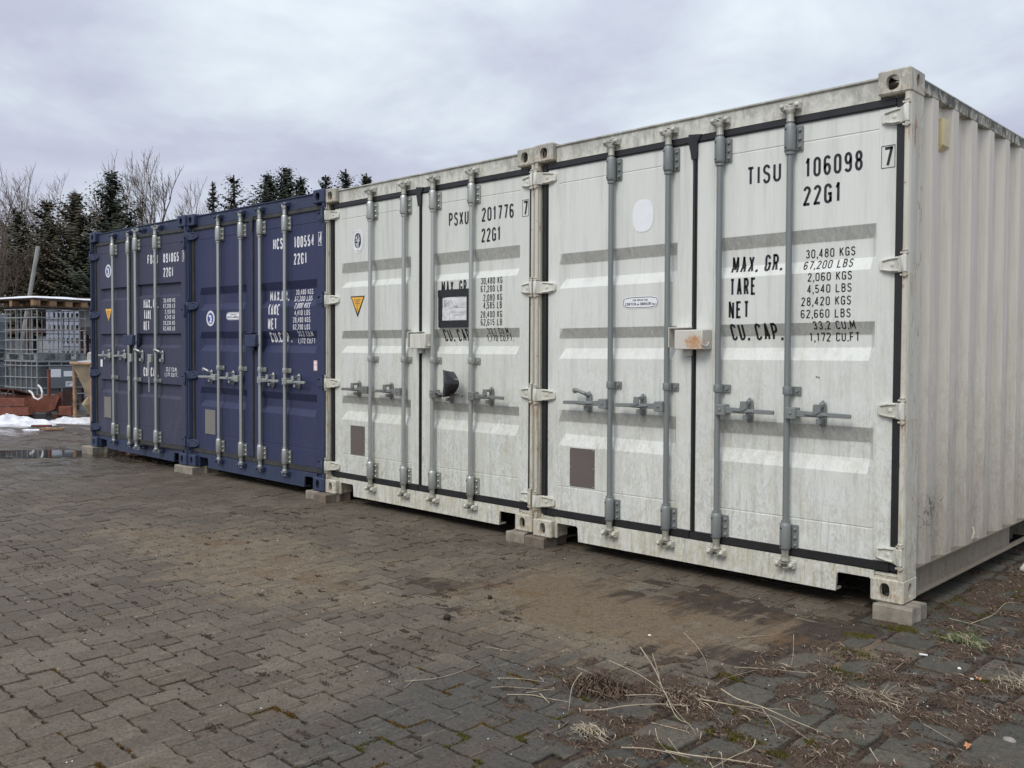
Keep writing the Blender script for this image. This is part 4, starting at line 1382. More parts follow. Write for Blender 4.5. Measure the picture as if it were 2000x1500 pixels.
def stone_mesh(x0, y0, seed, origin=True):
    r_ = random.Random(seed)
    o1 = T_outline(x0, y0, .0034 + r_.random() * .0016)
    o1 = [(a + r_.uniform(-.0018, .0018), b_ + r_.uniform(-.0020, .0020)) for a, b_ in o1]
    o2 = inset(o1, .0045)
    n = len(o1)
    return o1, o2, n


tmpl = []
for s in range(10):
    g = G()
    o1, o2, n = stone_mesh(0.0, 0.0, 50 + s)
    # outline built round its own origin; phase of the zigzag kept with AX alignment
    vs = [(a, b_, -.028) for a, b_ in o1] + [(a, b_, -.0035) for a, b_ in o1] + [(a, b_, 0) for a, b_ in o2]
    fs = [(k, (k + 1) % n, n + (k + 1) % n, n + k) for k in range(n)] + [(n + k, n + (k + 1) % n, 2 * n + (k + 1) % n, 2 * n + k) for k in range(n)] + [tuple(2 * n + k for k in range(n))]
    tmpl.append((vs, fs))


def paver_z(x, y):
    return noise.noise(Vector((x * .9, y * .9, 0))) * .006


meshes = []
for vs, fs in tmpl:
    me = bpy.data.meshes.new('paver'); me.from_pydata(vs, [], fs); me.materials.append(M['paver']); me.update()
    meshes.append(me)
pave = tag(empty('pavement', (0, 0, 0)), kind='structure')
g = G(); rn = []
for idx, (D, x0, y0) in enumerate(stones):
    z0 = paver_z(x0, y0) + rp.uniform(-.0026, .0026)
    tx, ty = rp.uniform(-.014, .014), rp.uniform(-.014, .014)
    if idx < 300:
        o = bpy.data.objects.new('paver', meshes[rp.randrange(10)])
        SC.collection.objects.link(o); o.parent = pave
        o.location = (x0, y0, z0); o.rotation_euler = (tx, ty, rp.uniform(-.006, .006))
    else:
        vs, fs = tmpl[rp.randrange(10)]
        g.add([(x0 + a, y0 + b_, z0 + c_ + a * ty * -1 + b_ * tx) for a, b_, c_ in vs], fs)
        rn += [rp.random()] * len(fs)
o = g.obj('paver', M['paver'], pave, recalc=False, attr=rn); tag(o, kind='stuff')

# soil bed showing in the joints, heaped a little where sand lies
def soil_h(x, y):
    s = math.exp(-(((x + 3.6) / 1.8) ** 2 + ((y + 1.55) / .6) ** 2) ** 1.0) + math.exp(-(((x + 1.2) / 1.4) ** 2 + ((y + .85) / .75) ** 2))
    s = min(1, s)
    a = noise.noise(Vector((x * 2.1, y * 4.2, 0))); b_ = noise.noise(Vector((x * 11, y * 17, 5)))
    h = -.0085 + s * (.0078 + a * .0035 + b_ * .002) + (1 - s) * (a * .003 + b_ * .0016)
    if x > BND - .06: h += .0015
    s2 = max(0, 1 - (((x + .85) / 1.15) ** 2 + ((y + .62) / .66) ** 2)) ** .5 if abs(x + .85) < 1.15 and abs(y + .62) < .66 else 0
    h += s2 * (.0072 + a * .004 + b_ * .001)
    return h + noise.noise(Vector((x * .9, y * .9, 0))) * .006
xs = np.arange(-13, 2.6, .035); ys = np.arange(-4.6, 3.2, .035)
keep = {}
g = G(); vs = []; fs = []
for j, yv in enumerate(ys):
    for k, xv in enumerate(xs):
        keep[(j, k)] = None
D_ = lambda x, y: ((x - camp.x) * fh.x + (y - camp.y) * fh.y, (x - camp.x) * rh.x + (y - camp.y) * rh.y)
ins = {}
for j, yv in enumerate(ys):
    for k, xv in enumerate(xs):
        D, S = D_(xv, yv)
        if D < 1.4 or abs(S) > D * .62 + .5: continue
        ins[(j, k)] = len(vs); vs.append((float(xv), float(yv), soil_h(xv, yv) - (.03 if xv < -12.4 else 0)))
for (j, k), a in ins.items():
    q = (a, ins.get((j, k + 1)), ins.get((j + 1, k + 1)), ins.get((j + 1, k)))
    if None in q: continue
    fs.append(q)
g.v = vs; g.f = fs; g.mi = [0] * len(fs)
tag(g.obj('joint_soil', M['soil'], pave, recalc=False, smooth=True), kind='stuff')

# rectangular slabs to the right of the T paving
rs = random.Random(5)
slabs = []
cols = []
slab_edges = []
xx = BND
while xx < 3.2:
    w = .198; cols.append((xx, w)); xx += w + rs.choice((.006, .012, .018))
for ci, (cx0, w) in enumerate(cols):
    yy = -4.4 - rs.random() * .3
    while yy < 4.2:
        l = rs.choice((.198, .198, .198, .302))
        gp = rs.choice((.003, .004, .008, .016))
        cxm, cym = cx0 + w / 2, yy + l / 2
        D, S = D_(cxm, cym)
        if D > 1.5 and abs(S) < D * .60 + .4:
            slabs.append((cxm, cym, w, l))
            slab_edges.append(((cx0 - .004, yy), (cx0 - .004, yy + l))); slab_edges.append(((cx0, yy - .003), (cx0 + w, yy - .003)))
        yy += l + gp
for (cxm, cym, w, l) in slabs:
    g = G(); n = 8
    hw, hl = w / 2 - .004, l / 2 - .002
    o1 = []
    for (a, b_) in ((-1, -1), (0, -1), (1, -1), (1, 0), (1, 1), (0, 1), (-1, 1), (-1, 0)):
        o1.append((a * hw + rs.uniform(-.003, .003) - (.006 * a if abs(a) == abs(b_) == 1 else 0), b_ * hl + rs.uniform(-.003, .003) - (.006 * b_ if abs(a) == abs(b_) == 1 else 0)))
    o2 = inset(o1, .006)
    zt = .002 + rs.uniform(-.006, .005)
    vs = [(a, b_, -.028) for a, b_ in o1] + [(a, b_, zt - .005) for a, b_ in o1] + [(a, b_, zt) for a, b_ in o2]
    fs = [(k, (k + 1) % n, n + (k + 1) % n, n + k) for k in range(n)] + [(n + k, n + (k + 1) % n, 2 * n + (k + 1) % n, 2 * n + k) for k in range(n)] + [tuple(2 * n + k for k in range(n))]
    g.add(vs, fs)
    o = g.obj('paving_slab', M['slab'], pave, recalc=False)
    o.location = (cxm, cym, paver_z(cxm, cym)); o.rotation_euler = (rs.uniform(-.022, .022), rs.uniform(-.022, .022), rs.uniform(-.02, .02))

# puddle and thaw water beyond the paving
m, t, b = new_mat('puddle_water')
b.inputs['Base Color'].default_value = (.035, .033, .030, 1); b.inputs['Roughness'].default_value = .04
b.inputs['Specular IOR Level'].default_value = .8
M['water'] = m
g = G(); pts = []
for k in range(40):
    a = 2 * PI * k / 40
    r_ = 1 + .30 * noise.noise(Vector((math.cos(a) * 1.7, math.sin(a) * 1.7, 9))) + .2 * noise.noise(Vector((math.cos(a) * 5, math.sin(a) * 5, 2)))
    u, v = math.cos(a) * 1.05 * r_, math.sin(a) * .42 * r_
    pts.append((-10.0 + u * .72 - v * .69, -.45 + u * .69 + v * .72, 0.004))
g.add(pts, [tuple(range(40))])
tag(g.obj('puddle', M['water'], recalc=False), kind='structure')

# ---------------------------------------------------------------- litter on the slabs
M['straw'] = simple('dry_straw', (.36, .30, .21), .75, var=.35, scale=30)
M['straw2'] = simple('dead_grass', (.105, .070, .044), .85, var=.5, scale=25)
M['moss_o'] = simple('orange_moss', (.14, .075, .012), .95, var=.5, scale=60)
M['moss_g'] = simple('green_moss', (.10, .105, .012), .95, var=.5, scale=60)
M['leafr'] = simple('red_oak_leaf', (.33, .17, .115), .7, var=.25, scale=30)
M['leafb'] = simple('brown_leaf', (.120, .072, .048), .75, var=.4, scale=30)
M['chip'] = simple('white_stone_chip', (.72, .71, .68), .6, var=.1)
M['soilc'] = simple('soil_crumb', (.040, .026, .017), .95, var=.4)
M['grass'] = simple('green_weed', (.10, .14, .04), .7, var=.35, scale=30)

lit = random.Random(21)
DENS = [(-.55, -1.70, .22, .16, 1.0), (-.20, -1.55, .28, .22, 1.0), (.00, -1.00, .30, .25, .9), (.10, -.70, .35, .20, .8), (.30, -1.15, .22, .18, 1.3), (.55, -.95, .3, .25, .9),
        (.45, -1.75, .4, .25, 1.0), (.70, -.70, .35, .3, .9), (.38, -.10, .25, .18, 1.2), (.15, .9, .12, .7, 1.6), (.45, .5, .3, .5, .8), (.75, -1.55, .3, .2, .9), (-.1, -2.05, .3, .25, .9), (.25, 1.6, .2, .6, 1.2), (.9, -.2, .4, .5, .6)]
def pick():
    tot = sum(d[4] * d[2] * d[3] for d in DENS); u = lit.random() * tot
    for d in DENS:
        u -= d[4] * d[2] * d[3]
        if u <= 0: break
    return d[0] + lit.gauss(0, .55) * d[2], d[1] + lit.gauss(0, .55) * d[3]


def blade(g, x, y, ang, ln, w, z, lift, curl, n=4):
    pts = []
    for k in range(n + 1):
        u = k / n
        a = ang + curl * (u - .5)
        pts.append((x + math.cos(a) * ln * (u - .5), y + math.sin(a) * ln * (u - .5), z + lift * math.sin(PI * u) + .001))
    vs = []
    for k, p in enumerate(pts):
        ww = w * (1 - .7 * abs(2 * k / n - 1))
        vs += [(p[0] - math.sin(ang) * ww, p[1] + math.cos(ang) * ww, p[2]), (p[0] + math.sin(ang) * ww, p[1] - math.cos(ang) * ww, p[2] + ww * .8)]
    g.add(vs, [(2 * k, 2 * k + 1, 2 * k + 3, 2 * k + 2) for k in range(n)])


g = G()
for _ in range(26000):
    x, y = pick()
    if x < BND - .9 or noise.noise(Vector((x * 7, y * 7, 2))) + .35 * noise.noise(Vector((x * 19, y * 19, 2))) < .02: continue
    g.cm = lit.choices((0, 1, 2), (2, 9, 4))[0]
    blade(g, x, y, lit.uniform(0, PI), lit.uniform(.012, .055), lit.uniform(.0006, .0022), paver_z(x, y) + lit.uniform(0, .012), lit.uniform(0, .012), lit.uniform(-1.2, 1.2), 3)
g.cm = 2
for _ in range(5200):
    x, y = pick()
    if noise.noise(Vector((x * 7, y * 7, 2))) < -.02: continue
    s_ = lit.uniform(.004, .014); a = lit.uniform(0, PI); z = paver_z(x, y) + lit.uniform(.002, .014)
    c_, s2 = math.cos(a), math.sin(a)
    g.add([(x + c_ * s_, y + s2 * s_, z), (x - s2 * s_ * .5, y + c_ * s_ * .5, z + lit.uniform(0, .006)), (x - c_ * s_, y - s2 * s_, z + lit.uniform(0, .004)), (x + s2 * s_ * .5, y - c_ * s_ * .5, z + lit.uniform(-.001, .004))], [(0, 1, 2, 3)])
tag(g.obj('ground_litter', [M['straw'], M['straw2'], M['leafb']], recalc=False), 'brown litter of dead grass and leaf scraps lying over the paving slabs', 'plant litter', kind='stuff')

# matted soil and rotted litter that has built up over the slabs
def mat_h(x, y):
    m_ = 0
    for d in DENS: m_ = max(m_, d[4] * math.exp(-(((x - d[0]) / (d[2] * 1.15)) ** 2 + ((y - d[1]) / (d[3] * 1.15)) ** 2)))
    nz = noise.noise(Vector((x * 7, y * 7, 2))) + .45 * noise.noise(Vector((x * 19, y * 19, 2))) + .25 * noise.noise(Vector((x * 60, y * 60, 2)))
    v = m_ * .55 + nz * .75 - .42
    return max(-.014, min(.016, v * .045)) + .003 * noise.noise(Vector((x * 90, y * 90, 7))) + paver_z(x, y)
m, t, b = new_mat('rotted_litter')
P = wpos(t)
c = ramp_(t, noise_(t, P, 70, 6, .8, .8), [(.32, (.022, .014, .008)), (.5, (.060, .038, .022)), (.62, (.120, .080, .050)), (.72, (.24, .18, .12))])
setb(t, b, c, .95, 0, noise_(t, P, 90, 5, .8), 1.0, .008)
M['rot'] = m
g = G(); st_ = .011
xs = np.arange(-1.0, 1.9, st_); ys = np.arange(-2.7, 2.4, st_); ins = {}
for j, yv in enumerate(ys):
    for k, xv in enumerate(xs):
        D, S = D_(xv, yv)
        if D < 1.5 or abs(S) > D * .60 + .2: continue
        h_ = mat_h(xv, yv)
        ins[(j, k)] = len(g.v); g.v.append((float(xv), float(yv), h_))
for (j, k), a in ins.items():
    q = (a, ins.get((j, k + 1)), ins.get((j + 1, k + 1)), ins.get((j + 1, k)))
    if None in q: continue
    if max(g.v[i_][2] for i_ in q) < -.011: continue
    g.f.append(q)
g.mi = [0] * len(g.f)
tag(g.obj('rotted_litter', M['rot'], recalc=False), 'matted brown soil and rotted leaves built up in patches over the slabs', 'soil litter', kind='stuff')

# crumbs of soil and grit
def pebble(g, x, y, z, r_, rr):
    vs = []; fs = []
    base = [(0, 0, 1), (1, 0, 0), (.3, .9, 0), (-.8, .6, 0), (-.8, -.6, 0), (.3, -.95, 0), (0, 0, -1)]
    sx, sy, sz = rr.uniform(.7, 1.3), rr.uniform(.7, 1.3), rr.uniform(.5, .9)
    a = rr.uniform(0, 6.28); ca, sa = math.cos(a), math.sin(a)
    for p in base:
        X, Y_ = p[0] * sx * r_, p[1] * sy * r_
        vs.append((x + X * ca - Y_ * sa, y + X * sa + Y_ * ca, z + p[2] * sz * r_ + rr.uniform(-.1, .1) * r_))
    fs = [(0, k, k % 5 + 1) for k in range(1, 6)] + [(6, k % 5 + 1, k) for k in range(1, 6)]
    g.add(vs, fs)
g = G()
for _ in range(9000):
    if lit.random() < .35: x, y = lit.uniform(-5, .2), lit.uniform(-2.9, -.05)
    else: x, y = pick()
    pebble(g, x, y, paver_z(x, y) + .001, lit.choice((.002, .003, .003, .004, .006)), lit)
for _ in range(150):
    x, y = lit.uniform(-5, -.2), lit.uniform(-3.0, -.1)
    for q in range(lit.randint(5, 34)):
        pebble(g, x + lit.gauss(0, .02), y + lit.gauss(0, .008), paver_z(x, y) + .002, lit.uniform(.002, .006), lit)
for (D, x0, y0) in stones[:900]:
    o1 = T_outline(x0, y0, -.001)
    for _ in range(34 if D < 4.2 else 16):
        a = lit.randrange(len(o1)); p_, q_ = o1[a], o1[(a + 1) % len(o1)]; u = lit.random()
        if noise.noise(Vector((p_[0] * 3, p_[1] * 3, 8))) < -.12: continue
        x, y = p_[0] + (q_[0] - p_[0]) * u + lit.gauss(0, .0022), p_[1] + (q_[1] - p_[1]) * u + lit.gauss(0, .0022)
        pebble(g, x, y, paver_z(x, y) - .0015, lit.uniform(.0018, .0042), lit)
g.cm = 1
for _ in range(420):
    if lit.random() < .5: x, y = lit.uniform(-4, .2), lit.uniform(-3.4, -.1)
    else: x, y = pick()
    pebble(g, x, y, paver_z(x, y) + .002, lit.uniform(.0015, .0035), lit)
g.cm = 0
for (e0, e1) in slab_edges:
    if lit.random() < .35: continue
    for _ in range(lit.randint(8, 46)):
        u = lit.random(); x = e0[0] + (e1[0] - e0[0]) * u + lit.gauss(0, .0055); y = e0[1] + (e1[1] - e0[1]) * u + lit.gauss(0, .0055)
        pebble(g, x, y, paver_z(x, y) + .001, lit.uniform(.002, .0055), lit)
tag(g.obj('soil_crumbs', [M['soilc'], M['chip']], recalc=False), 'dark soil crumbs and pale grit scattered over the paving', 'soil crumbs', kind='stuff')


# moss growing in joints, following the stone outlines
def moss_line(pts, n, wid, hgt, mats_w):
    for _ in range(n):
        k = lit.randrange(len(pts) - 1); u = lit.random()
        x = pts[k][0] + (pts[k + 1][0] - pts[k][0]) * u + lit.gauss(0, wid); y = pts[k][1] + (pts[k + 1][1] - pts[k][1]) * u + lit.gauss(0, wid)
        z = paver_z(x, y) - .004; h = lit.uniform(.4, 1) * hgt; w = lit.uniform(.0015, .0035); a = lit.uniform(0, PI)
        ca, sa = math.cos(a) * w, math.sin(a) * w
        lx, ly = lit.uniform(-.004, .004), lit.uniform(-.004, .004)
        mg.cm = 0 if lit.random() < mats_w else 1
        mg.add([(x - ca, y - sa, z), (x + ca, y + sa, z), (x + lx, y + ly, z + h), (x - sa, y + ca, z), ], [(0, 1, 2), (1, 3, 2)])
mg = G()
near = [s for s in stones if s[0] < 3.6 and s[1] > -1.25]
lit2 = random.Random(4)
for (D, x0, y0) in near:
    if lit2.random() < .34:
        o1 = T_outline(x0, y0, 0)
        a = lit2.randrange(len(o1)); ln = lit2.randint(4, 9)
        seg = [o1[(a + k) % len(o1)] for k in range(ln)]
        moss_line(seg, 330, .0055, .011, .85 if lit2.random() < .7 else .2)
for (D, x0, y0) in [s for s in stones if 3.0 < s[0] < 5.2]:
    if lit2.random() < .22:
        o1 = T_outline(x0, y0, 0); a = lit2.randrange(len(o1))
        seg = [o1[(a + k) % len(o1)] for k in range(lit2.randint(3, 6))]
        moss_line(seg, 110, .003, .005, .9)
for (cx_, cy_, r1, r2, n_) in ((-.02, -2.0, .10, .035, 2200), (.12, -1.75, .14, .03, 2600), (.30, -1.62, .08, .03, 1300), (.02, -1.55, .09, .02, 900), (-.22, -1.25, .06, .03, 500), (.0, -.62, .10, .05, 1000), (-.05, -.35, .08, .05, 800), (.10, -.12, .12, .06, 1500),
                        (.16, .55, .14, .25, 2600), (.25, 1.15, .14, .3, 2200), (.10, -.90, .10, .05, 700), (.55, -.60, .05, .05, 500), (-.18, -1.95, .10, .015, 700), (.38, -1.9, .08, .02, 600)):
    for _ in range(n_):
        x = cx_ + lit.gauss(0, .6) * r1; y = cy_ + lit.gauss(0, .6) * r2
        if noise.noise(Vector((x * 12, y * 12, 3))) < -.05: continue
        z = paver_z(x, y) - .001; h = lit.uniform(.004, .016); w = lit.uniform(.0015, .0035); a = lit.uniform(0, PI)
        ca, sa = math.cos(a) * w, math.sin(a) * w
        mg.cm = 0 if lit.random() < .25 else 1
        mg.add([(x - ca, y - sa, z), (x + ca, y + sa, z), (x, y, z + h), (x - sa, y + ca, z)], [(0, 1, 2), (1, 3, 2)])
tag(mg.obj('joint_moss', [M['moss_o'], M['moss_g']], recalc=False), 'orange and green moss growing along the joints of the paving', 'moss', kind='stuff')


# single things lying about
def stalk(pts, r_, label='long pale dry stalk lying across the paving in the right foreground', group='dry stalks on the paving', cat='dry stalk'):
    g = G(); p0 = Vector(pts[0])
    # smooth through the points
    P_ = [Vector(p) for p in pts]; out = []
    for i in range(len(P_) - 1):
        a, b_, c_, d_ = P_[max(i - 1, 0)], P_[i], P_[i + 1], P_[min(i + 2, len(P_) - 1)]
        for k in range(5):
            t_ = k / 5
            out.append(.5 * ((2 * b_) + (c_ - a) * t_ + (2 * a - 5 * b_ + 4 * c_ - d_) * t_ ** 2 + (3 * b_ - a - 3 * c_ + d_) * t_ ** 3))
    out.append(P_[-1])
    n = len(out)
    g.tube([p - p0 for p in out], [r_ * (1 - .65 * k / n) for k in range(n)], 6)
    o = g.obj('dry_stalk', M['straw'], smooth=True); o.location = p0
    tag(o, label, cat, group)
STALKS = [([(-1.076, -2.211, 0.008), (-1.008, -2.071, 0.008), (-1.008, -1.863, 0.008)], 0.0016), ([(-1.027, -2.253, 0.008), (-1.072, -2.162, 0.008)], 0.0016), ([(-1.15, -1.7, 0.008), (-0.992, -1.644, 0.008)], 0.0014), ([(-0.847, -1.93, 0.008), (-0.77, -1.868, 0.008), (-0.669, -1.825, 0.008)], 0.0018), ([(-0.699, -2.028, 0.008), (-0.633, -1.967, 0.008), (-0.572, -1.949, 0.008), (-0.486, -1.917, 0.008)], 0.0022), ([(-0.616, -1.933, 0.008), (-0.53, -1.977, 0.008)], 0.0024), ([(-0.792, -2.018, 0.008), (-0.749, -1.968, 0.008), (-0.6, -1.868, 0.008)], 0.0015), ([(-0.66, -1.966, 0.008), (-0.611, -1.855, 0.008)], 0.0013), ([(-0.607, -1.728, 0.06), (-0.537, -1.687, 0.03), (-0.417, -1.718, 0.008)], 0.0024), ([(-0.521, -1.801, 0.08), (-0.525, -1.852, 0.04), (-0.437, -1.977, 0.006)], 0.002), ([(-0.566, -1.575, 0.06), (-0.424, -1.572, 0.04), (-0.299, -1.601, 0.02), (-0.219, -1.651, 0.01)], 0.002), ([(-0.381, -1.622, 0.17), (-0.301, -1.633, 0.1), (-0.235, -1.673, 0.05), (-0.16, -1.717, 0.02), (-0.078, -1.765, 0.008)], 0.0022), ([(-0.353, -1.58, 0.14), (-0.308, -1.6, 0.07), (-0.258, -1.659, 0.04)], 0.0016), ([(-0.399, -1.947, 0.01), (-0.335, -1.91, 0.02), (-0.281, -1.841, 0.03), (-0.207, -1.745, 0.03), (-0.131, -1.656, 0.02)], 0.0028), ([(-0.36, -1.746, 0.02), (-0.301, -1.676, 0.02), (-0.242, -1.651, 0.02), (-0.125, -1.67, 0.01)], 0.002), ([(-0.112, -2.094, 0.01), (-0.02, -2.052, 0.02), (0.09, -1.998, 0.01)], 0.0026), ([(-0.159, -1.856, 0.008), (-0.046, -1.834, 0.008), (-0.012, -1.839, 0.008)], 0.002), ([(-0.121, -1.889, 0.008), (-0.048, -1.969, 0.008), (0.062, -2.038, 0.008)], 0.0018), ([(-0.478, -1.817, 0.03), (-0.425, -1.787, 0.02), (-0.377, -1.755, 0.008)], 0.0018), ([(-0.218, -1.687, 0.05), (-0.097, -1.797, 0.03), (-0.045, -1.798, 0.02), (0.008, -1.836, 0.01)], 0.0018), ([(0.005, -2.012, 0.01), (0.098, -1.998, 0.02), (0.2, -1.941, 0.02), (0.31, -1.871, 0.01)], 0.003), ([(-0.096, -1.503, 0.05), (-0.017, -1.523, 0.04), (0.073, -1.504, 0.03), (0.188, -1.512, 0.02), (0.299, -1.509, 0.008)], 0.0028), ([(-0.171, -1.58, 0.02), (-0.027, -1.569, 0.03), (0.068, -1.52, 0.03), (0.126, -1.416, 0.01)], 0.002), ([(-0.142, -1.588, 0.02), (-0.041, -1.57, 0.03), (0.132, -1.535, 0.02), (0.3, -1.605, 0.01)], 0.0018), ([(0.16, -1.478, 0.06), (0.189, -1.515, 0.05), (0.211, -1.491, 0.03), (0.131, -1.399, 0.02)], 0.0018), ([(0.195, -1.774, 0.03), (0.206, -1.817, 0.02), (0.195, -1.911, 0.02), (0.178, -2.012, 0.01)], 0.0022), ([(-0.159, -1.562, 0.008), (-0.173, -1.636, 0.008), (-0.199, -1.697, 0.008)], 0.0016), ([(0.081, -1.519, 0.03), (0.162, -1.592, 0.02), (0.205, -1.647, 0.006)], 0.0014), ([(-0.241, -1.164, 0.012), (-0.108, -1.082, 0.015), (0.015, -1.017, 0.015), (0.058, -0.94, 0.01)], 0.0018), ([(-0.192, -1.376, 0.008), (-0.2, -1.275, 0.008), (-0.159, -1.105, 0.008)], 0.0014), ([(-0.434, -0.801, 0.008), (-0.358, -0.677, 0.008), (-0.331, -0.593, 0.008)], 0.0014), ([(0.469, -1.518, 0.008), (0.52, -1.586, 0.008), (0.562, -1.626, 0.008)], 0.0022), ([(0.524, -1.191, 0.008), (0.614, -1.247, 0.008), (0.657, -1.274, 0.008)], 0.0012), ([(-0.503, -1.135, 0.09), (-0.389, -1.215, 0.08), (-0.314, -1.265, 0.05), (-0.288, -1.285, 0.01)], 0.0012), ([(-0.138, -0.848, 0.1), (-0.1, -0.926, 0.05), (-0.078, -0.987, 0.01)], 0.0012), ([(0.242, -0.776, 0.008), (0.233, -0.638, 0.008), (0.234, -0.544, 0.008)], 0.0016), ([(0.145, 0.205, 0.008), (0.25, 0.186, 0.008), (0.36, 0.159, 0.008)], 0.002), ([(0.252, 0.179, 0.01), (0.295, 0.383, 0.02), (0.276, 0.656, 0.02), (0.337, 0.744, 0.01)], 0.002), ([(0.517, -0.139, 0.01), (0.541, -0.152, 0.05), (0.556, -0.1, 0.01)], 0.0016), ([(-0.045, -1.922, 0.008), (0.02, -1.973, 0.008), (0.055, -1.994, 0.008)], 0.0014), ([(0.196, -1.989, 0.06), (0.214, -2.007, 0.02)], 0.0016), ([(0.366, -1.533, 0.008), (0.375, -1.784, 0.008)], 0.0014)]
grp_ = {}
for pts, r_ in STALKS:
    ln = sum((Vector(a) - Vector(b_)).length for a, b_ in zip(pts, pts[1:]))
    hi = max(p[2] for p in pts) > .045
    where = 'among the right slabs' if pts[0][0] > .05 else ('in the foreground tangle' if pts[0][0] > -.62 else 'on the open paving')
    key = ('thick' if r_ > .0021 else 'thin', 'long' if ln > .3 else 'short', 'raised' if hi else 'flat', where)
    grp_.setdefault(key, []).append((pts, r_))
ORD = ['first', 'second', 'third', 'fourth', 'fifth', 'sixth', 'seventh', 'eighth', 'ninth', 'tenth']
for key, items in grp_.items():
    items.sort(key=lambda q: (Vector(q[0][0][:2]) - camp).dot(rh) / (Vector(q[0][0][:2]) - camp).dot(fh))
    for k, (pts, r_) in enumerate(items):
        if len(items) == 1: lab = 'the only %s %s %s dry stalk %s' % key
        else: lab = ORD[k] + ' from the left of the %s %s %s dry stalks %s' % key
        stalk(pts, r_, lab)


def clump(name, x, y, n, rad, hgt, mats, label, cat, seed, wmul=1.0):
    """a tangle: broken curved blades lying every way, heaped towards the middle"""
    rr = random.Random(seed); g = G()
    for _ in range(n):
        px, py = rr.gauss(0, .34) * rad * 1.25, rr.gauss(0, .34) * rad * .8
        q_ = max(0, 1 - math.hypot(px, py) / rad)
        z = hgt * q_ * rr.uniform(0, .85)
        g.cm = rr.randrange(len(mats))
        blade(g, px, py, rr.uniform(0, PI), rr.uniform(.25, .9) * rad, rr.uniform(.0006, .0018) * wmul, z, hgt * rr.uniform(0, .45), rr.uniform(-1.6, 1.6), 4)
    for _ in range(max(3, n // 26)):
        a = rr.uniform(0, 2 * PI); l = rr.uniform(.6, 1.5) * rad; px, py = rr.gauss(0, .2) * rad, rr.gauss(0, .2) * rad
        g.cm = 0
        tp = (px + math.cos(a) * l * .6, py + math.sin(a) * l * .6, hgt * rr.uniform(.5, 1.6))
        g.tube([(px, py, 0), ((px + tp[0]) / 2, (py + tp[1]) / 2, tp[2] * .7), tp], [.0013 * wmul, .001 * wmul, .0005], 4)
    o = g.obj(name, mats, recalc=False); o.location = (x, y, paver_z(x, y))
    tag(o, label, cat)
clump('dead_weed', -.49, -1.74, 800, .13, .06, [M['straw2'], M['leafb'], M['straw2']], 'dark heap of a dead weed with long pale stems, left of the stalk pile', 'dead weed', 1, 1.8)
clump('dead_weed', -.21, -1.60, 520, .14, .035, [M['straw2'], M['leafb'], M['straw']], 'low brown tangle of dead weed in the middle of the crossing stalks', 'dead weed', 2, 1.5)
clump('dead_grass_tuft', .30, -1.10, 600, .15, .035, [M['straw'], M['straw2'], M['leafb']], 'pale reddish tuft of dead grass in a slab joint below the end container', 'grass tuft', 3)
clump('dead_grass_tuft', -.28, -2.06, 220, .08, .022, [M['straw'], M['straw']], 'small curly straw coloured grass tuft near the bottom edge', 'grass tuft', 4)
clump('green_weed', .33, -.14, 420, .12, .05, [M['grass'], M['grass'], M['straw']], 'green grassy weed growing between slabs beside the red leaf', 'weed', 5)
clump('dead_grass_tuft', .66, -.55, 360, .13, .04, [M['straw'], M['straw2']], 'upright pale grass tuft at the right edge of the slabs', 'grass tuft', 6)

def leaf(x, y, s, ang, mat, label, z=.006):
    g = G(); out = []
    for k in range(22):
        a = 2 * PI * k / 22
        rr_ = s * (.72 + .28 * math.cos(a * 1)) * (.78 + .25 * (k % 3 == 0) - .12 * (k % 3 == 1))
        out.append((rr_ * math.cos(a), rr_ * math.sin(a) * .55, .004 * math.sin(3 * a) + .006 * abs(math.sin(a))))
    out.append((0, 0, .001))
    g.add(out, [(22, k, (k + 1) % 22) for k in range(22)])
    o = g.obj('fallen_leaf', mat, recalc=False); o.location = (x, y, paver_z(x, y) + z); o.rotation_euler = (.06, -.05, ang)
    tag(o, label, 'leaf')
leaf(.450, -.135, .085, .6, M['leafr'], 'large reddish oak leaf lying on the slabs beside the green weed')
M['leafo'] = simple('orange_leaf', (.50, .22, .10), .7, var=.2)
leaf(.70, -1.30, .032, 1.6, M['leafo'], 'small curled orange leaf in the litter near the right bottom', .014)
leaf(.53, -.62, .028, 2.2, M['leafo'], 'small orange brown leaf standing in the litter left of the upright tuft', .02)

def stone_thing(name, x, y, r_, mat, label, cat, sc=(1, 1, .6), seed=1):
    bm = bmesh.new(); bmesh.ops.create_icosphere(bm, subdivisions=2, radius=r_)
    for v in bm.verts:
        v.co *= 1 + .18 * noise.noise(v.co * (1.3 / r_) + Vector((seed, 0, 0)))
        v.co.x *= sc[0]; v.co.y *= sc[1]; v.co.z *= sc[2]
    me = bpy.data.meshes.new(name); bm.to_mesh(me); bm.free(); me.materials.append(mat)
    me.polygons.foreach_set('use_smooth', [True] * len(me.polygons))
    o = bpy.data.objects.new(name, me); SC.collection.objects.link(o)
    o.location = (x, y, paver_z(x, y) + r_ * sc[2] * .8)
    tag(o, label, cat)
M['clod'] = simple('dark_clod', (.022, .014, .011), .9, var=.4, scale=60, bump=.5)
M['peb'] = simple('grey_pebble', (.24, .22, .19), .6, var=.2, scale=40)
stone_thing('soil_clod', -1.59, -1.53, .020, M['clod'], 'dark round clod on the sandy paving, the nearer and larger one', 'clod', (1, 1, .75), 1)
stone_thing('soil_clod', -1.70, -1.13, .014, M['clod'], 'dark clod on the sandy paving, the farther and smaller one', 'clod', (1, .8, .8), 2)
stone_thing('pebble', .78, -1.13, .019, M['peb'], 'smooth oval grey pebble on a slab at the right bottom corner', 'pebble', (1.2, .8, .6), 3)
stone_thing('stone_chip', .50, -.60, .012, M['chip'], 'large bright white stone chip on a slab joint right of the pale slab', 'stone chip', (1.2, .7, .5), 4)
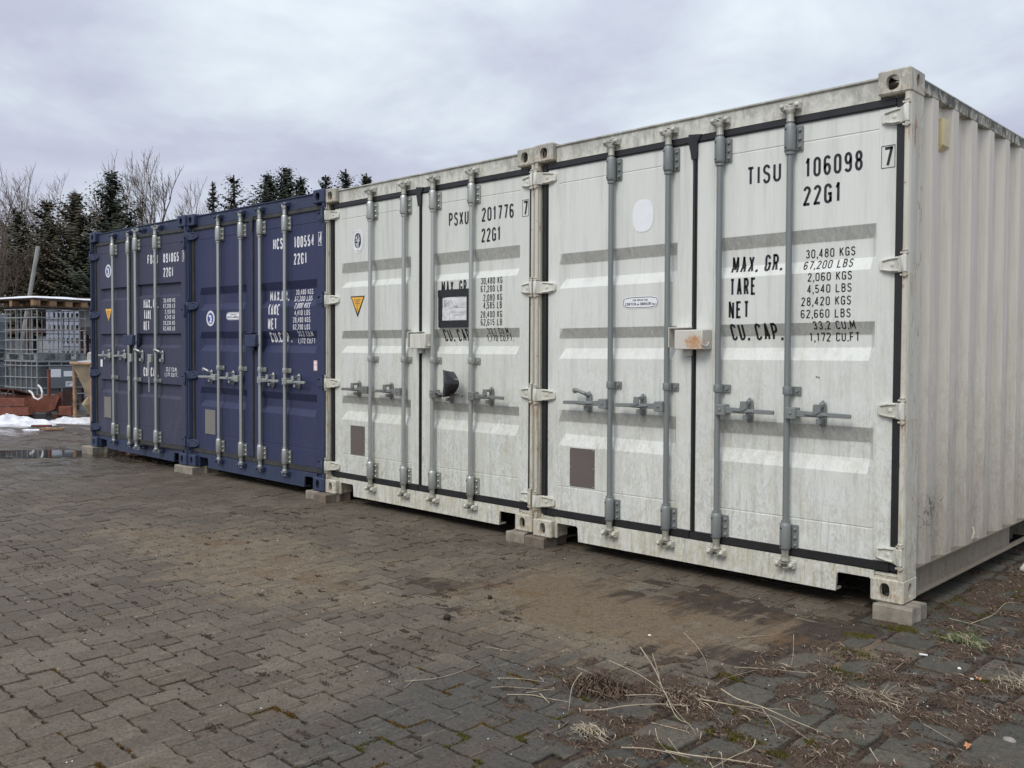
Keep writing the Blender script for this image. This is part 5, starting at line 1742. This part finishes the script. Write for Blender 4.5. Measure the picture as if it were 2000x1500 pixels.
stone_thing('stone_chip', .04, -1.22, .007, M['chip'], 'small white stone chip on the bare slab left of the reddish grass tuft', 'stone chip', (1, 1, .7), 5)
stone_thing('stone_chip', .42, -.50, .008, M['chip'], 'white stone chip lying behind the largest white chip', 'stone chip', (1, .8, .7), 6)
stone_thing('stone_chip', -.74, -1.05, .009, M['chip'], 'white chip on the sand left of the weeds', 'stone chip', (1, .8, .6), 7)
g = G(); g.tube([(-.016, 0, .004), (.016, .004, .004)], .0042, 8)
o = g.obj('cigarette_end', M['chip']); o.location = (.255, -.44, paver_z(.25, -.44) + .004); o.rotation_euler = (0, 0, .2)
tag(o, 'white cigarette end lying in the litter left of the green weed', 'cigarette end')
# pale kerb slab lying beside the end container
M['pale'] = simple('pale_concrete', (.42, .41, .38), .85, var=.2, scale=12, bump=.4)
g = G(); g.box(0, .9, 0, .5, -.02, .035)
o = g.obj('concrete_slab', M['pale'], bevel=.006); o.location = (.115, 1.50, 0); o.rotation_euler = (0, 0, .12)
tag(o, 'pale broken concrete slab lying on the ground beside the far side of the end container', 'concrete slab')

# ---------------------------------------------------------------- yard clutter behind, left of the row
def yp(S, D, z=0.0):
    p = camp + fh * D + rh * S
    return Vector((p.x, p.y, z))
YAW = math.atan2(rh.y, rh.x)
M['cage'] = simple('cage_steel', (.33, .35, .35), .45, .4, .3, 9)
M['cager'] = simple('pallet_steel', (.20, .22, .22), .5, .4, .35, 9)
M['btl_d'] = simple('dark_grey_plastic', (.070, .080, .090), .5, var=.15, scale=3)
M['btl_l'] = simple('pale_grey_plastic', (.15, .17, .19), .5, var=.4, scale=3)
M['panel'] = simple('grey_id_plate', (.135, .155, .17), .5, .1, .08, 3)
M['wood'] = simple('pallet_wood', (.25, .155, .085), .85, var=.35, scale=14)
M['woodd'] = simple('dark_wet_wood', (.085, .058, .042), .85, var=.35, scale=14)
M['snow'] = simple('snow', (.68, .69, .71), .75, var=.18, scale=9, bump=.6)
M['rust'] = simple('red_rust_primer', (.150, .046, .027), .7, var=.35, scale=9, bump=.3)
M['rustd'] = simple('dark_rust', (.085, .036, .024), .8, var=.4, scale=9, bump=.3)
M['tank'] = simple('grey_tank_paint', (.30, .30, .29), .6, var=.2, scale=3)
M['hose'] = simple('white_hose', (.62, .60, .56), .5, var=.1)


def ibc(name, org, rz, z0, bottle, label, plate_=False, rings=(.22, .41, .61, .85, 1.015), grp='liquid tank cages stacked in the yard'):
    r0 = empty(name, (org.x, org.y, z0), (0, 0, rz))
    tag(r0, label, 'tank cage', grp)
    LX, LY = 1.0, 1.2
    g = G()
    for (a, b_, c_, d) in ((0, LX, 0, .05), (0, LX, LY - .05, LY), (0, .05, .05, LY - .05), (LX - .05, LX, .05, LY - .05)):
        g.box(a, b_, c_, d, .125, .150)
    g.box(.0, LX, .0, .045, .0, .018); g.box(0, LX, LY - .045, LY, 0, .018); g.box(0, LX, .58, .63, 0, .018)
    g.box(.0, .045, .046, 1.15, .0, .016)
    for a in (0, .43, LX - .14):
        for c_ in (0, .53, LY - .14): g.box(a + .004, a + .134, c_ + .004, c_ + .134, .0185, .1245)
    g.obj('pallet_base', M['cager'], r0)
    nx, ny = 4, 6
    for k in range(nx + 1):
        for yy in (0.012, LY - .012):
            g = G(); g.box(LX * k / nx - (.009 if k else -.004) , LX * k / nx + (.009 if k < nx else -.004) + (.012 if k == 0 else 0), yy - .009, yy + .009, .150, 1.02)
            g.obj('cage_upright', M['cage'], r0)
    for k in range(1, ny):
        for xx_ in (.012, LX - .012):
            g = G(); g.box(xx_ - .008, xx_ + .008, LY * k / ny - .008, LY * k / ny + .008, .150, 1.02)
            g.obj('cage_upright', M['cage'], r0)
    for z in rings:
        g = G()
        for a, b_, c_, d in ((-.008, LX + .008, -.010, .002), (-.008, LX + .008, LY - .002, LY + .010), (-.008, .002, .002, LY - .002), (LX - .002, LX + .008, .002, LY - .002)):
            g.box(a, b_, c_, d, z - .009, z + .009)
        g.obj('cage_ring', M['cage'], r0)
    if bottle:
        g = G(); g.box(.035, LX - .035, .035, LY - .035, .152, .99)
        g.obj('plastic_bottle', bottle, r0, bevel=.06, seg=3, smooth=True)
        g = G(); g.lathe([(.08, 0), (.08, .05), (.07, .055)], (LX / 2, LY / 2, .99), 16)
        g.obj('lid', M['btl_d'], r0)
        g = G(); g.lathe([(.045, 0), (.045, -.05), (.055, -.052), (.055, -.07)], (LX / 2, .034, .22), 12, 'y')
        g.obj('valve', M['btl_d'], r0)
    if plate_:
        g = G(); g.box(.23, .76, -.016, -.011, .49, .905); pl = g.obj('id_plate', M['panel'], r0)
        for (a, b_, c_, d) in ((.245, .475, .70, .86), (.53, .71, .71, .82), (.57, .745, .51, .61)):
            g = G(); g.box(a, b_, -.0175, -.0165, c_, d); g.obj('paper_label', M['stick'], pl)
        g = G()
        for k in range(5): g.box(.59, .59 + .025 * (k + 1), -.0185, -.0180, .525 + k * .014, .531 + k * .014)
        g.obj('label_print', M['ink'], pl)
    return r0
dirR = rh * .56 + fh * .828
RZ = math.atan2(dirR.y, dirR.x)
c0 = yp(-9.26, 17.7)
ibc('tank_cage', c0, RZ, 0.0, M['btl_d'], 'lower dark grey tank cage with papers on its plate, standing under the empty one', True, (.36, .49, .70, .93, 1.015))
ibc('tank_cage', c0 + Vector((.01, .01, 0)), RZ, 1.025, None, 'empty wire tank cage on top of the dark grey one, under the wooden pallet')
c1_ = yp(-12.25, 20.2)
ibc('tank_cage', c1_, RZ - .25, 0.0, M['btl_l'], 'pale tank cage at the far left edge behind the front stack')
ibc('tank_cage', c1_, RZ - .22, 1.025, M['btl_l'], 'upper pale tank cage at the far left edge behind the front stack')
c2_ = yp(-11.0, 22.5)
ibc('tank_cage', c2_, RZ + .1, 0.0, M['btl_l'], 'pale tank cage far behind, between the front stack and the crates')

# wooden pallet under snow on the top cage
pw = empty('wooden_pallet', (c0.x, c0.y, 2.075), (0, 0, RZ + .02))
tag(pw, 'wide brown wooden pallet with snow on it, lying on the empty tank cage', 'pallet')
x0, x1, y0, y1 = -.12, 1.35, -.12, 1.50
for k in range(3):
    yy = y0 + (y1 - y0 - .1) * k / 2
    g = G(); g.box(x0, x1, yy, yy + .1, 0, .022); g.obj('plank', M['woodd'], pw)
    g = G(); g.box(x0, x1, yy, yy + .1, .123, .145); g.obj('plank', M['woodd'], pw)
    for j in range(5):
        xx_ = x0 + (x1 - x0 - .16) * j / 4
        g = G(); g.box(xx_, xx_ + .145, yy + .002, yy + .098, .0225, .1225); g.obj('wood_block', M['wood'], pw, bevel=.004)
for k in range(9):
    xx_ = x0 + (x1 - x0 - .14) * k / 8
    g = G(); g.box(xx_, xx_ + .14, y0, y1, .1455, .167); g.obj('plank', M['wood'] if k % 3 == 1 else M['woodd'], pw)
g = G(); n = 20
vs = []
for j in range(n + 1):
    for k in range(n + 1):
        a, b_ = x0 - .02 + (x1 - x0 + .04) * k / n, y0 - .02 + (y1 - y0 + .04) * j / n
        ed = min(k, n - k, j, n - j)
        vs.append((a, b_, .168 + (.008 if ed == 0 else .03 + .012 * noise.noise(Vector((a * 3, b_ * 3, 0)))) + .05 * math.sin(PI * k / n) * math.sin(PI * j / n)))
g.add(vs, [(j * (n + 1) + k, j * (n + 1) + k + 1, (j + 1) * (n + 1) + k + 1, (j + 1) * (n + 1) + k) for j in range(n) for k in range(n)])
nb = len(g.v)
g.box(x0 - .02, x1 + .02, y0 - .02, y1 + .02, .1675, .176)
o = g.obj('snow_layer', M['snow'], recalc=False, smooth=True)
o.location = (c0.x, c0.y, 2.075); o.rotation_euler = (0, 0, RZ + .02)
tag(o, 'thin layer of snow lying on the wooden pallet', 'snow')

# leaning post
g = G(); p0 = yp(-11.75, 21.3, -.02); p1 = yp(-10.92, 21.0, 3.60)
g.tube([p0, p1], .046, 8)
tag(g.obj('leaning_post', M['hose'] if False else M['tank']), 'pale wooden post leaning behind the tank cages', 'post')


def yobj(g, name, mat, parent=None, bevel=0.0, smooth=False):
    """mesh given in yard axes (sideways, deep, up)"""
    g.v = [tuple(yp(a, b_, c_)) for a, b_, c_ in g.v]
    return g.obj(name, mat, parent, bevel=bevel, smooth=smooth)

# rusty formwork beams and frame
fr = tag(empty('rusty_frame', (0, 0, 0)), 'rust red steel frame with plates and an upright pipe, in front of the tank cages', 'steel frame')
g = G(); g.box(-9.4, -8.15, 16.1, 16.25, .36, .44); yobj(g, 'beam', M['rust'], fr)
g = G(); g.add([(-9.3, 16.0, .60), (-8.75, 15.95, .56), (-8.30, 16.2, .40), (-8.30, 16.3, .36), (-9.3, 16.3, .50), (-9.3, 16.0, .58), (-8.75, 15.95, .54), (-8.3, 16.2, .38)], [(0, 1, 2, 3, 4), (0, 5, 6, 1), (1, 6, 7, 2)]); yobj(g, 'plate', M['rustd'], fr)
g = G(); g.prism([(-8.85, .38), (-8.15, .40), (-7.98, .47), (-7.93, .42), (-8.02, .20), (-8.3, .12), (-8.65, .14)], 15.9, 15.94, 'y'); yobj(g, 'plate', M['rust'], fr)
g = G(); g.prism([(-8.05, .46), (-7.90, .53), (-7.90, .20), (-8.0, .14)], 15.96, 16.3, 'y'); yobj(g, 'plate', M['rustd'], fr)
g = G(); g.lathe([(.030, .40), (.030, .88), (.036, .885), (.036, .90)], (-8.22, 16.12, 0), 12); yobj(g, 'pipe', M['rust'], fr, smooth=True)
for a, b_ in ((-8.95, -8.86), (-8.78, -8.84), (-8.72, -8.66)):
    g = G(); g.tube([(a, 15.85, .55), (b_, 15.82, .38)], .012, 6); yobj(g, 'brace', M['rustd'], fr)
g = G(); g.box(-9.4, -8.0, 15.95, 16.35, .02, .10); yobj(g, 'base_plate', M['rustd'], fr)
g = G(); g.box(-8.25, -8.0, 15.6, 15.8, .0, .17); yobj(g, 'wheel_block', M['rubber'], fr, bevel=.02)
g = G(); g.box(-7.95, -7.72, 15.9, 16.05, .10, .26); yobj(g, 'end_block', M['rust'], fr, bevel=.01)
for k, (z0, z1, s1, lab) in enumerate(((.285, .415, -8.33, 'upper of two rust red channel beams stacked at the left edge above the snow'), (.13, .270, -8.26, 'lower of two rust red channel beams stacked at the left edge above the snow'))):
    g = G(); g.prism([(15.50, z0), (15.50, z1), (15.62, z1), (15.62, z1 - .012), (15.512, z1 - .012), (15.512, z0 + .012), (15.62, z0 + .012), (15.62, z0)], -9.6, s1, 'x')
    yobj(g, 'channel_beam', M['rust']); ob = SC.objects[-1] if False else bpy.data.objects[[o_.name for o_ in bpy.data.objects if o_.name.startswith('channel_beam')][-1]]
    tag(ob, lab, 'steel beam', 'rusty channel beams')
g = G(); g.box(-9.5, -8.4, 15.5, 15.62, .0, .128); yobj(g, 'beam_support', M['rustd'])
tag(bpy.data.objects['beam_support'], 'dark wooden beam under the rust red channel beams', 'timber')
g = G(); g.tube([(-8.30, 15.6, .545), (-8.22, 15.55, .51), (-8.16, 15.5, .43), (-8.09, 15.5, .40), (-8.03, 15.5, .44), (-8.02, 15.5, .52), (-8.07, 15.55, .60), (-8.14, 15.6, .64)], .016, 8)
yobj(g, 'white_hose', M['hose'], smooth=True); tag(bpy.data.objects['white_hose'], 'bent white hose hanging over the rusty frame', 'hose')

# concrete hopper, mostly hidden by the far container
M['hopr'] = simple('cement_crusted_steel', (.30, .245, .165), .85, var=.35, scale=5, bump=.5)
M['hopl'] = simple('hopper_leg_rust', (.33, .20, .12), .7, var=.45, scale=7, bump=.2)
hp_ = tag(empty('concrete_hopper', tuple(yp(-7.2, 15.9))), 'cement crusted concrete hopper on legs, half hidden behind the far blue container', 'hopper')
hc = yp(-7.2, 15.9)
hp_.location = hc
g = G(); g.lathe([(.46, 1.02), (.20, .40), (.185, .40), (.44, 1.02)], (0, 0, 0), 24, cap=False); g.obj('hopper_cone', M['hopr'], hp_, smooth=True)
g = G(); g.lathe([(.485, 1.0), (.495, 1.02), (.485, 1.045), (.45, 1.045), (.45, 1.0), (.485, 1.0)], (0, 0, 0), 24, cap=False); g.obj('rim', M['hopl'], hp_, smooth=True)
g = G(); g.lathe([(.44, 1.02), (.34, 1.06), (.12, 1.085), (.05, 1.09)], (0, 0, 0), 20); g.obj('cover', M['tank'], hp_, smooth=True)
g = G(); g.lathe([(.10, 0), (.09, .12), (.05, .15)], (-.08, -.1, 1.07), 12); g.obj('lid', M['tank'], hp_, smooth=True)
g = G(); g.add([(0, -.26, .30), (-.22, 0, .30), (0, .26, .30), (.22, 0, .30), (0, -.02, .52), (0, 0, .05)], [(0, 1, 4), (1, 2, 4), (2, 3, 4), (3, 0, 4), (1, 0, 5), (2, 1, 5), (3, 2, 5), (0, 3, 5)])
o = g.obj('discharge_gate', M['hopr'], hp_, bevel=.01); o.rotation_euler = (0, 0, .6); o.location = (-.12, -.10, 0)
for k in range(4):
    a = YAW + PI + .1 + k * PI / 2
    g = G(); g.tube([(math.cos(a) * .44, math.sin(a) * .44, .0), (math.cos(a) * .44, math.sin(a) * .44, 1.0)], .032, 10); g.obj('leg', M['hopl'], hp_, smooth=True)

# grey tank on a stand right of the cages
tk = tag(empty('grey_tank', tuple(yp(-8.70, 19.2))), 'grey steel tank with a sloping underside, right behind the empty cage', 'tank')
g = G(); g.box(-.35, .75, -.4, .5, 1.70, 2.10); g.add([(-.35, -.4, 1.70), (.75, -.4, 1.70), (.75, .5, 1.70), (-.35, .5, 1.70), (-.05, -.1, 1.40), (.5, -.1, 1.40), (.5, .3, 1.40), (-.05, .3, 1.40)], [(0, 4, 5, 1), (1, 5, 6, 2), (2, 6, 7, 3), (3, 7, 4, 0), (4, 7, 6, 5)])
o = g.obj('tank_body', M['tank'], tk, bevel=.01); o.rotation_euler = (0, 0, YAW + .3)
for a in (-.3, .7):
    for b_ in (-.35, .45):
        g = G(); g.box(a - .03, a + .03, b_ - .03, b_ + .03, 0, 1.70); o = g.obj('leg', M['rustd'], tk); o.rotation_euler = (0, 0, YAW + .3)
# stack of perforated plastic crates seen through the cage
M['crate'] = simple('grey_crate_plastic', (.33, .36, .43), .6, var=.12, scale=4)
for k in range(7):
    r0 = empty('plastic_crate', tuple(yp(-10.45, 20.4, .15 + k * .29)), (0, 0, YAW + .25))
    ords = ['lowest', 'second from below', 'third from below', 'fourth from below', 'fifth from below', 'sixth from below', 'topmost'][k]
    tag(r0, ords + ' of the grey perforated crates seen through the tank cages', 'crate', 'stack of grey crates behind the tank cages')
    g = G(); z = .27
    for (a, b_, c_, d) in ((0, .8, 0, .02), (0, .8, .58, .6), (0, .02, .02, .58), (.78, .8, .02, .58)):
        g.box(a, b_, c_, d, 0, .07); g.box(a, b_, c_, d, .19, .27)
    for j in range(9): g.box(.095 * j, .095 * j + .04, .001, .019, .07, .19)
    for j in range(7): g.box(.001, .019, .03 + .09 * j, .07 + .09 * j, .07, .19)
    g.box(0.02, .78, .02, .58, 0, .012)
    g.obj('crate_body', M['crate'], r0)
g = G(); g.box(0, .82, 0, .62, .02, .15); o = g.obj('wooden_pallet', M['woodd']); o.location = yp(-10.46, 20.4); o.rotation_euler = (0, 0, YAW + .25)
tag(o, 'dark pallet under the stack of grey crates', 'pallet')
# dark steel rack farther back
rk = tag(empty('steel_rack', tuple(yp(-15, 25))), 'dark steel rack with shelves behind the tank cages at the left', 'rack')
rk.rotation_euler = (0, 0, YAW + .1)
for a in (0, 1.7, 3.4, 5.1):
    for b_ in (0, .9):
        g = G(); g.box(a - .05, a + .05, b_ - .04, b_ + .04, 0, 2.75); g.obj('rack_post', M['rustd'], rk)
for z in (.9, 1.75, 2.6):
    for b_ in (-.045, .90):
        g = G(); g.box(0, 5.1, b_, b_ + .045, z - .07, z + .05); g.obj('shelf_beam', M['rustd'] if z < 2 else M['dark'], rk)
    g = G(); g.box(0, 5.1, .0, .9, z + .05, z + .07); g.obj('shelf', M['woodd'], rk)
rr = random.Random(8)
for k in range(12):
    a = .1 + (k % 6) * .85; z = (.0 if k < 6 else .97)
    g = G(); h_ = rr.uniform(.3, .65); w_ = rr.uniform(.5, .75); g.box(0, w_, 0, .7, 0, h_)
    mk__, mn = rr.choice([('tank', 'grey'), ('rustd', 'dark rusty'), ('btl_l', 'bluish grey'), ('btl_d', 'dark grey'), ('woodd', 'dark wooden')])
    o = g.obj('storage_box', M[mk__], bevel=.01)
    w = rk.matrix_basis @ Vector((a, .1, z + (.071 if z else 0))); o.location = w; o.rotation_euler = (0, 0, YAW + .1)
    tag(o, '%s box on the %s of the dark rack, %s from the left' % (mn, 'floor' if k < 6 else 'first shelf', ['first', 'second', 'third', 'fourth', 'fifth', 'sixth'][k % 6]), 'box', 'boxes in the dark rack')

# snow heap and slush
def heap(name, cS, cD, rS, rD, h, seed, label, kind=None):
    g = G(); n = 44; vs = []; idx = {}
    for j in range(n + 1):
        for k in range(n + 1):
            u, v = -1 + 2 * k / n, -1 + 2 * j / n
            r_ = math.hypot(u, v)
            s_ = max(0, 1 - r_ ** 2.2)
            a = cS + u * rS; b_ = cD + v * rD
            nz = noise.noise(Vector((a * 4 + seed, b_ * 4, 0))) * .5 + noise.noise(Vector((a * 13, b_ * 13, seed))) * .25
            z = h * s_ * (1 + nz) - .03 + .02 * nz * s_
            if r_ > 1 - .25 * noise.noise(Vector((u * 2, v * 2, seed))) : z = -.06
            vs.append(tuple(yp(a, b_, z)))
    g.add(vs, [(j * (n + 1) + k, j * (n + 1) + k + 1, (j + 1) * (n + 1) + k + 1, (j + 1) * (n + 1) + k) for j in range(n) for k in range(n)])
    tag(g.obj(name, M['snow'], recalc=False, smooth=True), label, 'snow')
heap('snow_heap', -8.45, 15.05, .95, .42, .17, 3, 'rough white snow heap in front of the rust red beams at the left edge')
heap('snow_strip', -7.55, 15.75, .75, .35, .10, 7, 'low flat strip of snow between the frame and the concrete hopper')
heap('snow_patch', -7.5, 14.2, .35, .09, .035, 9, 'small patch of slush on the wet yard near the hopper')
heap('snow_patch', -8.1, 13.35, .42, .10, .04, 12, 'long patch of slush on the wet yard in front of the snow heap')
heap('snow_patch', -6.55, 15.6, .30, .2, .09, 15, 'bit of snow by the foot of the hopper gate')
for k, (s_, d_, l_, mt, lab) in enumerate(((-7.72, 14.55, .30, 'rust', 'short red brick coloured bar on the slush'), (-7.30, 14.0, .35, 'wood', 'thin wooden offcut on the wet yard'))):
    g = G(); g.box(0, l_, 0, .06, 0, .035); o = g.obj('scrap_bar', M[mt], bevel=.006); o.location = yp(s_, d_, .01); o.rotation_euler = (0, 0, YAW + .2)
    tag(o, lab, 'offcut')
# broken twigs and debris under the far container
g = G()
rr = random.Random(31)
for _ in range(160):
    x, y = -9.0 + rr.gauss(0, .5), .05 + rr.gauss(0, .13)
    blade(g, x, y, rr.uniform(-.6, .6), rr.uniform(.05, .3), .003, rr.uniform(0, .03), rr.uniform(0, .04), rr.uniform(-.6, .6), 3)
tag(g.obj('twig_debris', M['straw2'], recalc=False), 'thin twigs and debris lying under the front edge of the far blue container', 'twigs', kind='stuff')


# ---------------------------------------------------------------- trees
def foliage_mat(name, a, b_, c_):
    m, t, b = new_mat(name)
    at = N(t, 'ShaderNodeAttribute'); at.attribute_name = 'rnd'
    col = ramp_(t, at.outputs['Fac'], [(0, a), (.5, b_), (1, c_)])
    setb(t, b, col, .8)
    return m
M['fir'] = foliage_mat('fir_needles', (.016, .024, .015), (.034, .044, .026), (.062, .072, .042))
M['firb'] = foliage_mat('brownish_fir_needles', (.030, .030, .018), (.060, .056, .031), (.105, .082, .045))
M['bark'] = simple('dark_bark', (.060, .048, .040), .9, var=.3, scale=3)
M['twig'] = simple('bare_twigs', (.175, .150, .125), .9, var=.3, scale=1)
M['twigb'] = simple('brown_bare_twigs', (.115, .085, .065), .9, var=.3, scale=1)


def conifer(S, D, h, r_, seed, label, mat='fir', low=.08, dens=1.0, droop=.25, gap=0.0, tops=1):
    rr = random.Random(seed)
    p = yp(S, D, -.05)
    root = tag(empty('spruce_tree', tuple(p)), label, 'tree', 'trees behind the yard')
    g = G(); g.tube([(0, 0, 0), (0.02 * h, 0, h * .5), (0, 0, h)], [.022 * h, .013 * h, .004 * h], 7)
    g.obj('trunk', M['bark'], root)
    g = G(); rn = []
    z = h * low
    while z < h * .985:
        u = z / h
        L_ = min(r_ * (1 - u) ** .85, r_ * .42) * (1 if u > low + .15 else .75) + .10
        nb = max(5, int((7 + 5 * (1 - u)) * dens))
        for k in range(nb):
            if rr.random() < gap: continue
            a = rr.uniform(0, 2 * PI); l = L_ * rr.uniform(.60, 1.18)
            up = .35 * u - droop * (1 - u) + rr.uniform(-.12, .12)
            ns = max(3, int(l / .17))
            zb = z + rr.uniform(-.15, .15)
            shade = rr.random()
            pr = None
            for s_ in range(ns + 1):
                f = s_ / ns
                rad = l * f
                zz = zb + rad * up + .22 * l * f * f * (.6 if u < .6 else 1.0)
                cx_, cy_ = math.cos(a) * rad, math.sin(a) * rad
                w = (.34 * (1 - .55 * f)) * (.6 + .5 * (1 - u)) * rr.uniform(.75, 1.25)
                # a drooping clump of needles either side
                for sd in (-1, 1):
                    for q in range(2):
                        ex = cx_ + (-math.sin(a) * sd * w + math.cos(a) * w * .5) * rr.uniform(.6, 1.2)
                        ey = cy_ + (math.cos(a) * sd * w + math.sin(a) * w * .5) * rr.uniform(.6, 1.2)
                        ez = zz - w * rr.uniform(.05, .65)
                        tz = w * rr.uniform(.16, .34)
                        g.add([(cx_, cy_, zz + tz * .4), (ex, ey, ez), (cx_ + math.cos(a) * w * .8, cy_ + math.sin(a) * w * .8, zz - tz)], [(0, 1, 2)])
                        rn.append(min(1, max(0, .5 * shade + .35 * f + rr.uniform(-.1, .3))))
        z += (.17 + .11 * (1 - u)) * (h / 12) / max(dens, .5)
    g.obj('crown', M[mat], root, recalc=False, attr=rn)


def bare_tree(S, D, h, spread, seed, label, mat='twig', depth=6, forks=3):
    rr = random.Random(seed)
    p = yp(S, D, -.05)
    root = tag(empty('bare_tree', tuple(p)), label, 'tree', 'trees behind the yard')
    g = G(); tg = G()
    def seg(gg, a, b_, ra, rb, n=4):
        gg.tube([a, b_], [ra, rb], n, cap=False)
    def grow(p, d, l, r0, lev):
        q = p + d * l
        mid = p + d * l * .5 + Vector((rr.uniform(-1, 1), rr.uniform(-1, 1), 0)) * l * .06
        (tg if lev < 1 else g).tube([p, mid, q], [r0, r0 * .85, r0 * .68], 6 if lev < 2 else (4 if lev < 4 else 3), cap=False)
        if lev >= depth: return
        nf = (5 if lev == 0 else forks) + (1 if lev == depth - 1 else 0)
        for k in range(nf):
            lead = (k == 0)
            ang = (rr.uniform(.02, .16) if lead else rr.uniform(.35, .80) if lev == 0 else rr.uniform(.28, .68)) * spread
            az = 2 * PI * k / nf + rr.uniform(-.5, .5)
            o1 = d.orthogonal().normalized(); o2 = d.cross(o1)
            nd = (d * math.cos(ang) + (o1 * math.cos(az) + o2 * math.sin(az)) * math.sin(ang))
            nd = (nd + Vector((0, 0, .16 if 0 < lev < 4 else .04))).normalized()
            st = p + (q - p) * (1 if lead else rr.uniform(.40, .95))
            ll = l * (rr.uniform(.70, .82) if lev else rr.uniform(.62, .80)) * (1.0 if lead else .92)
            grow(st, nd, ll, max(r0 * (.66 if lead else .50) * rr.uniform(.9, 1.1), .0085), lev + 1)
    grow(Vector((0, 0, 0)), Vector((rr.uniform(-.04, .04), 0, 1)).normalized(), h * .34, h * .014, 0)
    k_ = h / max(q[2] for q in g.v)
    kx = min(k_, 1.0) if k_ < 1 else 1 + (k_ - 1) * .6
    for q in (g, tg): q.v = [(a * kx, b_ * kx, c_ * k_) for a, b_, c_ in q.v]
    tg.obj('trunk', M['bark'], root, recalc=False)
    g.obj('crown', M[mat], root, recalc=False)


def uS(u, D): return (u - 1000) / 1774.9 * D
def hz_(v, D): return 1.31 + (677 - v) / 1774.9 * D
for (u, vtop, D, rpx, seed, mat, lab, kw) in (
        (222, 333, 44, 62, 1, 'fir', 'tall pointed spruce with layered branches, left of the round bare tree', dict(dens=1.0)),
        (150, 378, 42, 62, 2, 'firb', 'brownish spruce standing just left of the tall pointed one', dict(dens=1.25)),
        (95, 390, 43, 62, 3, 'firb', 'olive brown conifer in front of the big bare tree', dict(dens=1.0, gap=.15)),
        (35, 405, 45, 66, 4, 'firb', 'broad ragged conifer at the left edge below the bare branches', dict(dens=.9, gap=.2)),
        (186, 450, 40, 56, 5, 'fir', 'low dark conifer filling in left of the faded blue container', dict(dens=1.0)),
        (258, 425, 46, 50, 6, 'firb', 'short brownish conifer between the tall spruce and the round bare tree', dict(dens=.8, gap=.2)),
        (417, 354, 52, 22, 7, 'fir', 'thin small conifer among the bare twigs right of the middle bare trees', dict(dens=.7, gap=.25)),
        (458, 341, 50, 56, 8, 'fir', 'single loose spruce with swept branches above the dark blue container', dict(dens=.8, gap=.12)),
        (526, 340, 48, 66, 9, 'fir', 'left one of the dense dark conifers above the HCSU container', dict(dens=1.25)),
        (560, 326, 49, 72, 10, 'fir', 'middle and highest of the dense dark conifers above the HCSU container', dict(dens=1.25)),
        (588, 343, 51, 50, 11, 'fir', 'right one of the dense dark conifers above the HCSU container', dict(dens=1.0)),
        (636, 340, 50, 34, 12, 'fir', 'leftmost of three small dark treetops above the PSXU container', dict(dens=.9)),
        (675, 328, 50, 52, 13, 'fir', 'middle of three small dark treetops above the PSXU container', dict(dens=.9)),
        (715, 336, 50, 44, 14, 'fir', 'rightmost of three small dark treetops above the PSXU container', dict(dens=1.1)),
        (498, 400, 52, 26, 15, 'fir', 'low dark conifer at the left foot of the dense conifer group', dict(dens=.9)),
        (-40, 430, 47, 60, 16, 'firb', 'conifer cut off by the left edge of the view', dict(dens=.8, gap=.15))):
    conifer(uS(u, D), D, hz_(vtop, D), rpx / 1774.9 * D * 2.9, seed, lab, mat, **kw)
for (u, vtop, D, sp, seed, mat, lab, kw) in (
        (40, 326, 50, 1.0, 21, 'twig', 'big bare tree with fine upward branches at the left edge', dict(depth=7)),
        (105, 335, 54, 1.0, 27, 'twig', 'second bare tree just right of the big one at the left edge', dict(depth=7)),
        (292, 322, 50, .95, 22, 'twigb', 'round crowned bare tree standing between the tall spruce and the thin bare trees', dict(depth=7)),
        (362, 352, 54, .95, 23, 'twig', 'pale bare tree just right of the round crowned bare tree', dict(depth=7)),
        (404, 356, 55, .95, 24, 'twig', 'pale bare tree beside the thin small conifer', dict(depth=6)),
        (-10, 350, 40, 1.0, 26, 'twigb', 'bare tree partly outside the left edge', dict(depth=6))):
    bare_tree(uS(u, D), D, hz_(vtop, D) * 1.02, sp, seed, lab, mat, **kw)

# dense undergrowth and far wood that reads as one mass
g = G(); rn = []
rr = random.Random(77)
for _ in range(26000):
    D = rr.uniform(50, 62); S = rr.uniform(-.66, .12) * D
    hmax = 5.2 + 2.2 * noise.noise(Vector((S * .16, D * .1, 0))) + (2.2 if S / D < -.50 else 0)
    z = rr.random() ** .8 * hmax
    s_ = rr.uniform(.12, .42); a = rr.uniform(0, 6.28); p = yp(S, D, z)
    g.add([p, p + Vector((math.cos(a) * s_, math.sin(a) * s_, rr.uniform(-.2, .3) * s_)), p + Vector((math.cos(a + 1) * s_ * .5, math.sin(a + 1) * s_ * .5, s_ * rr.uniform(.5, 1.1)))], [(0, 1, 2)])
    rn.append(rr.random())
tag(g.obj('undergrowth', M['firb'], recalc=False, attr=rn), 'dark tangled undergrowth filling the foot of the wood behind the yard', 'undergrowth', kind='stuff')
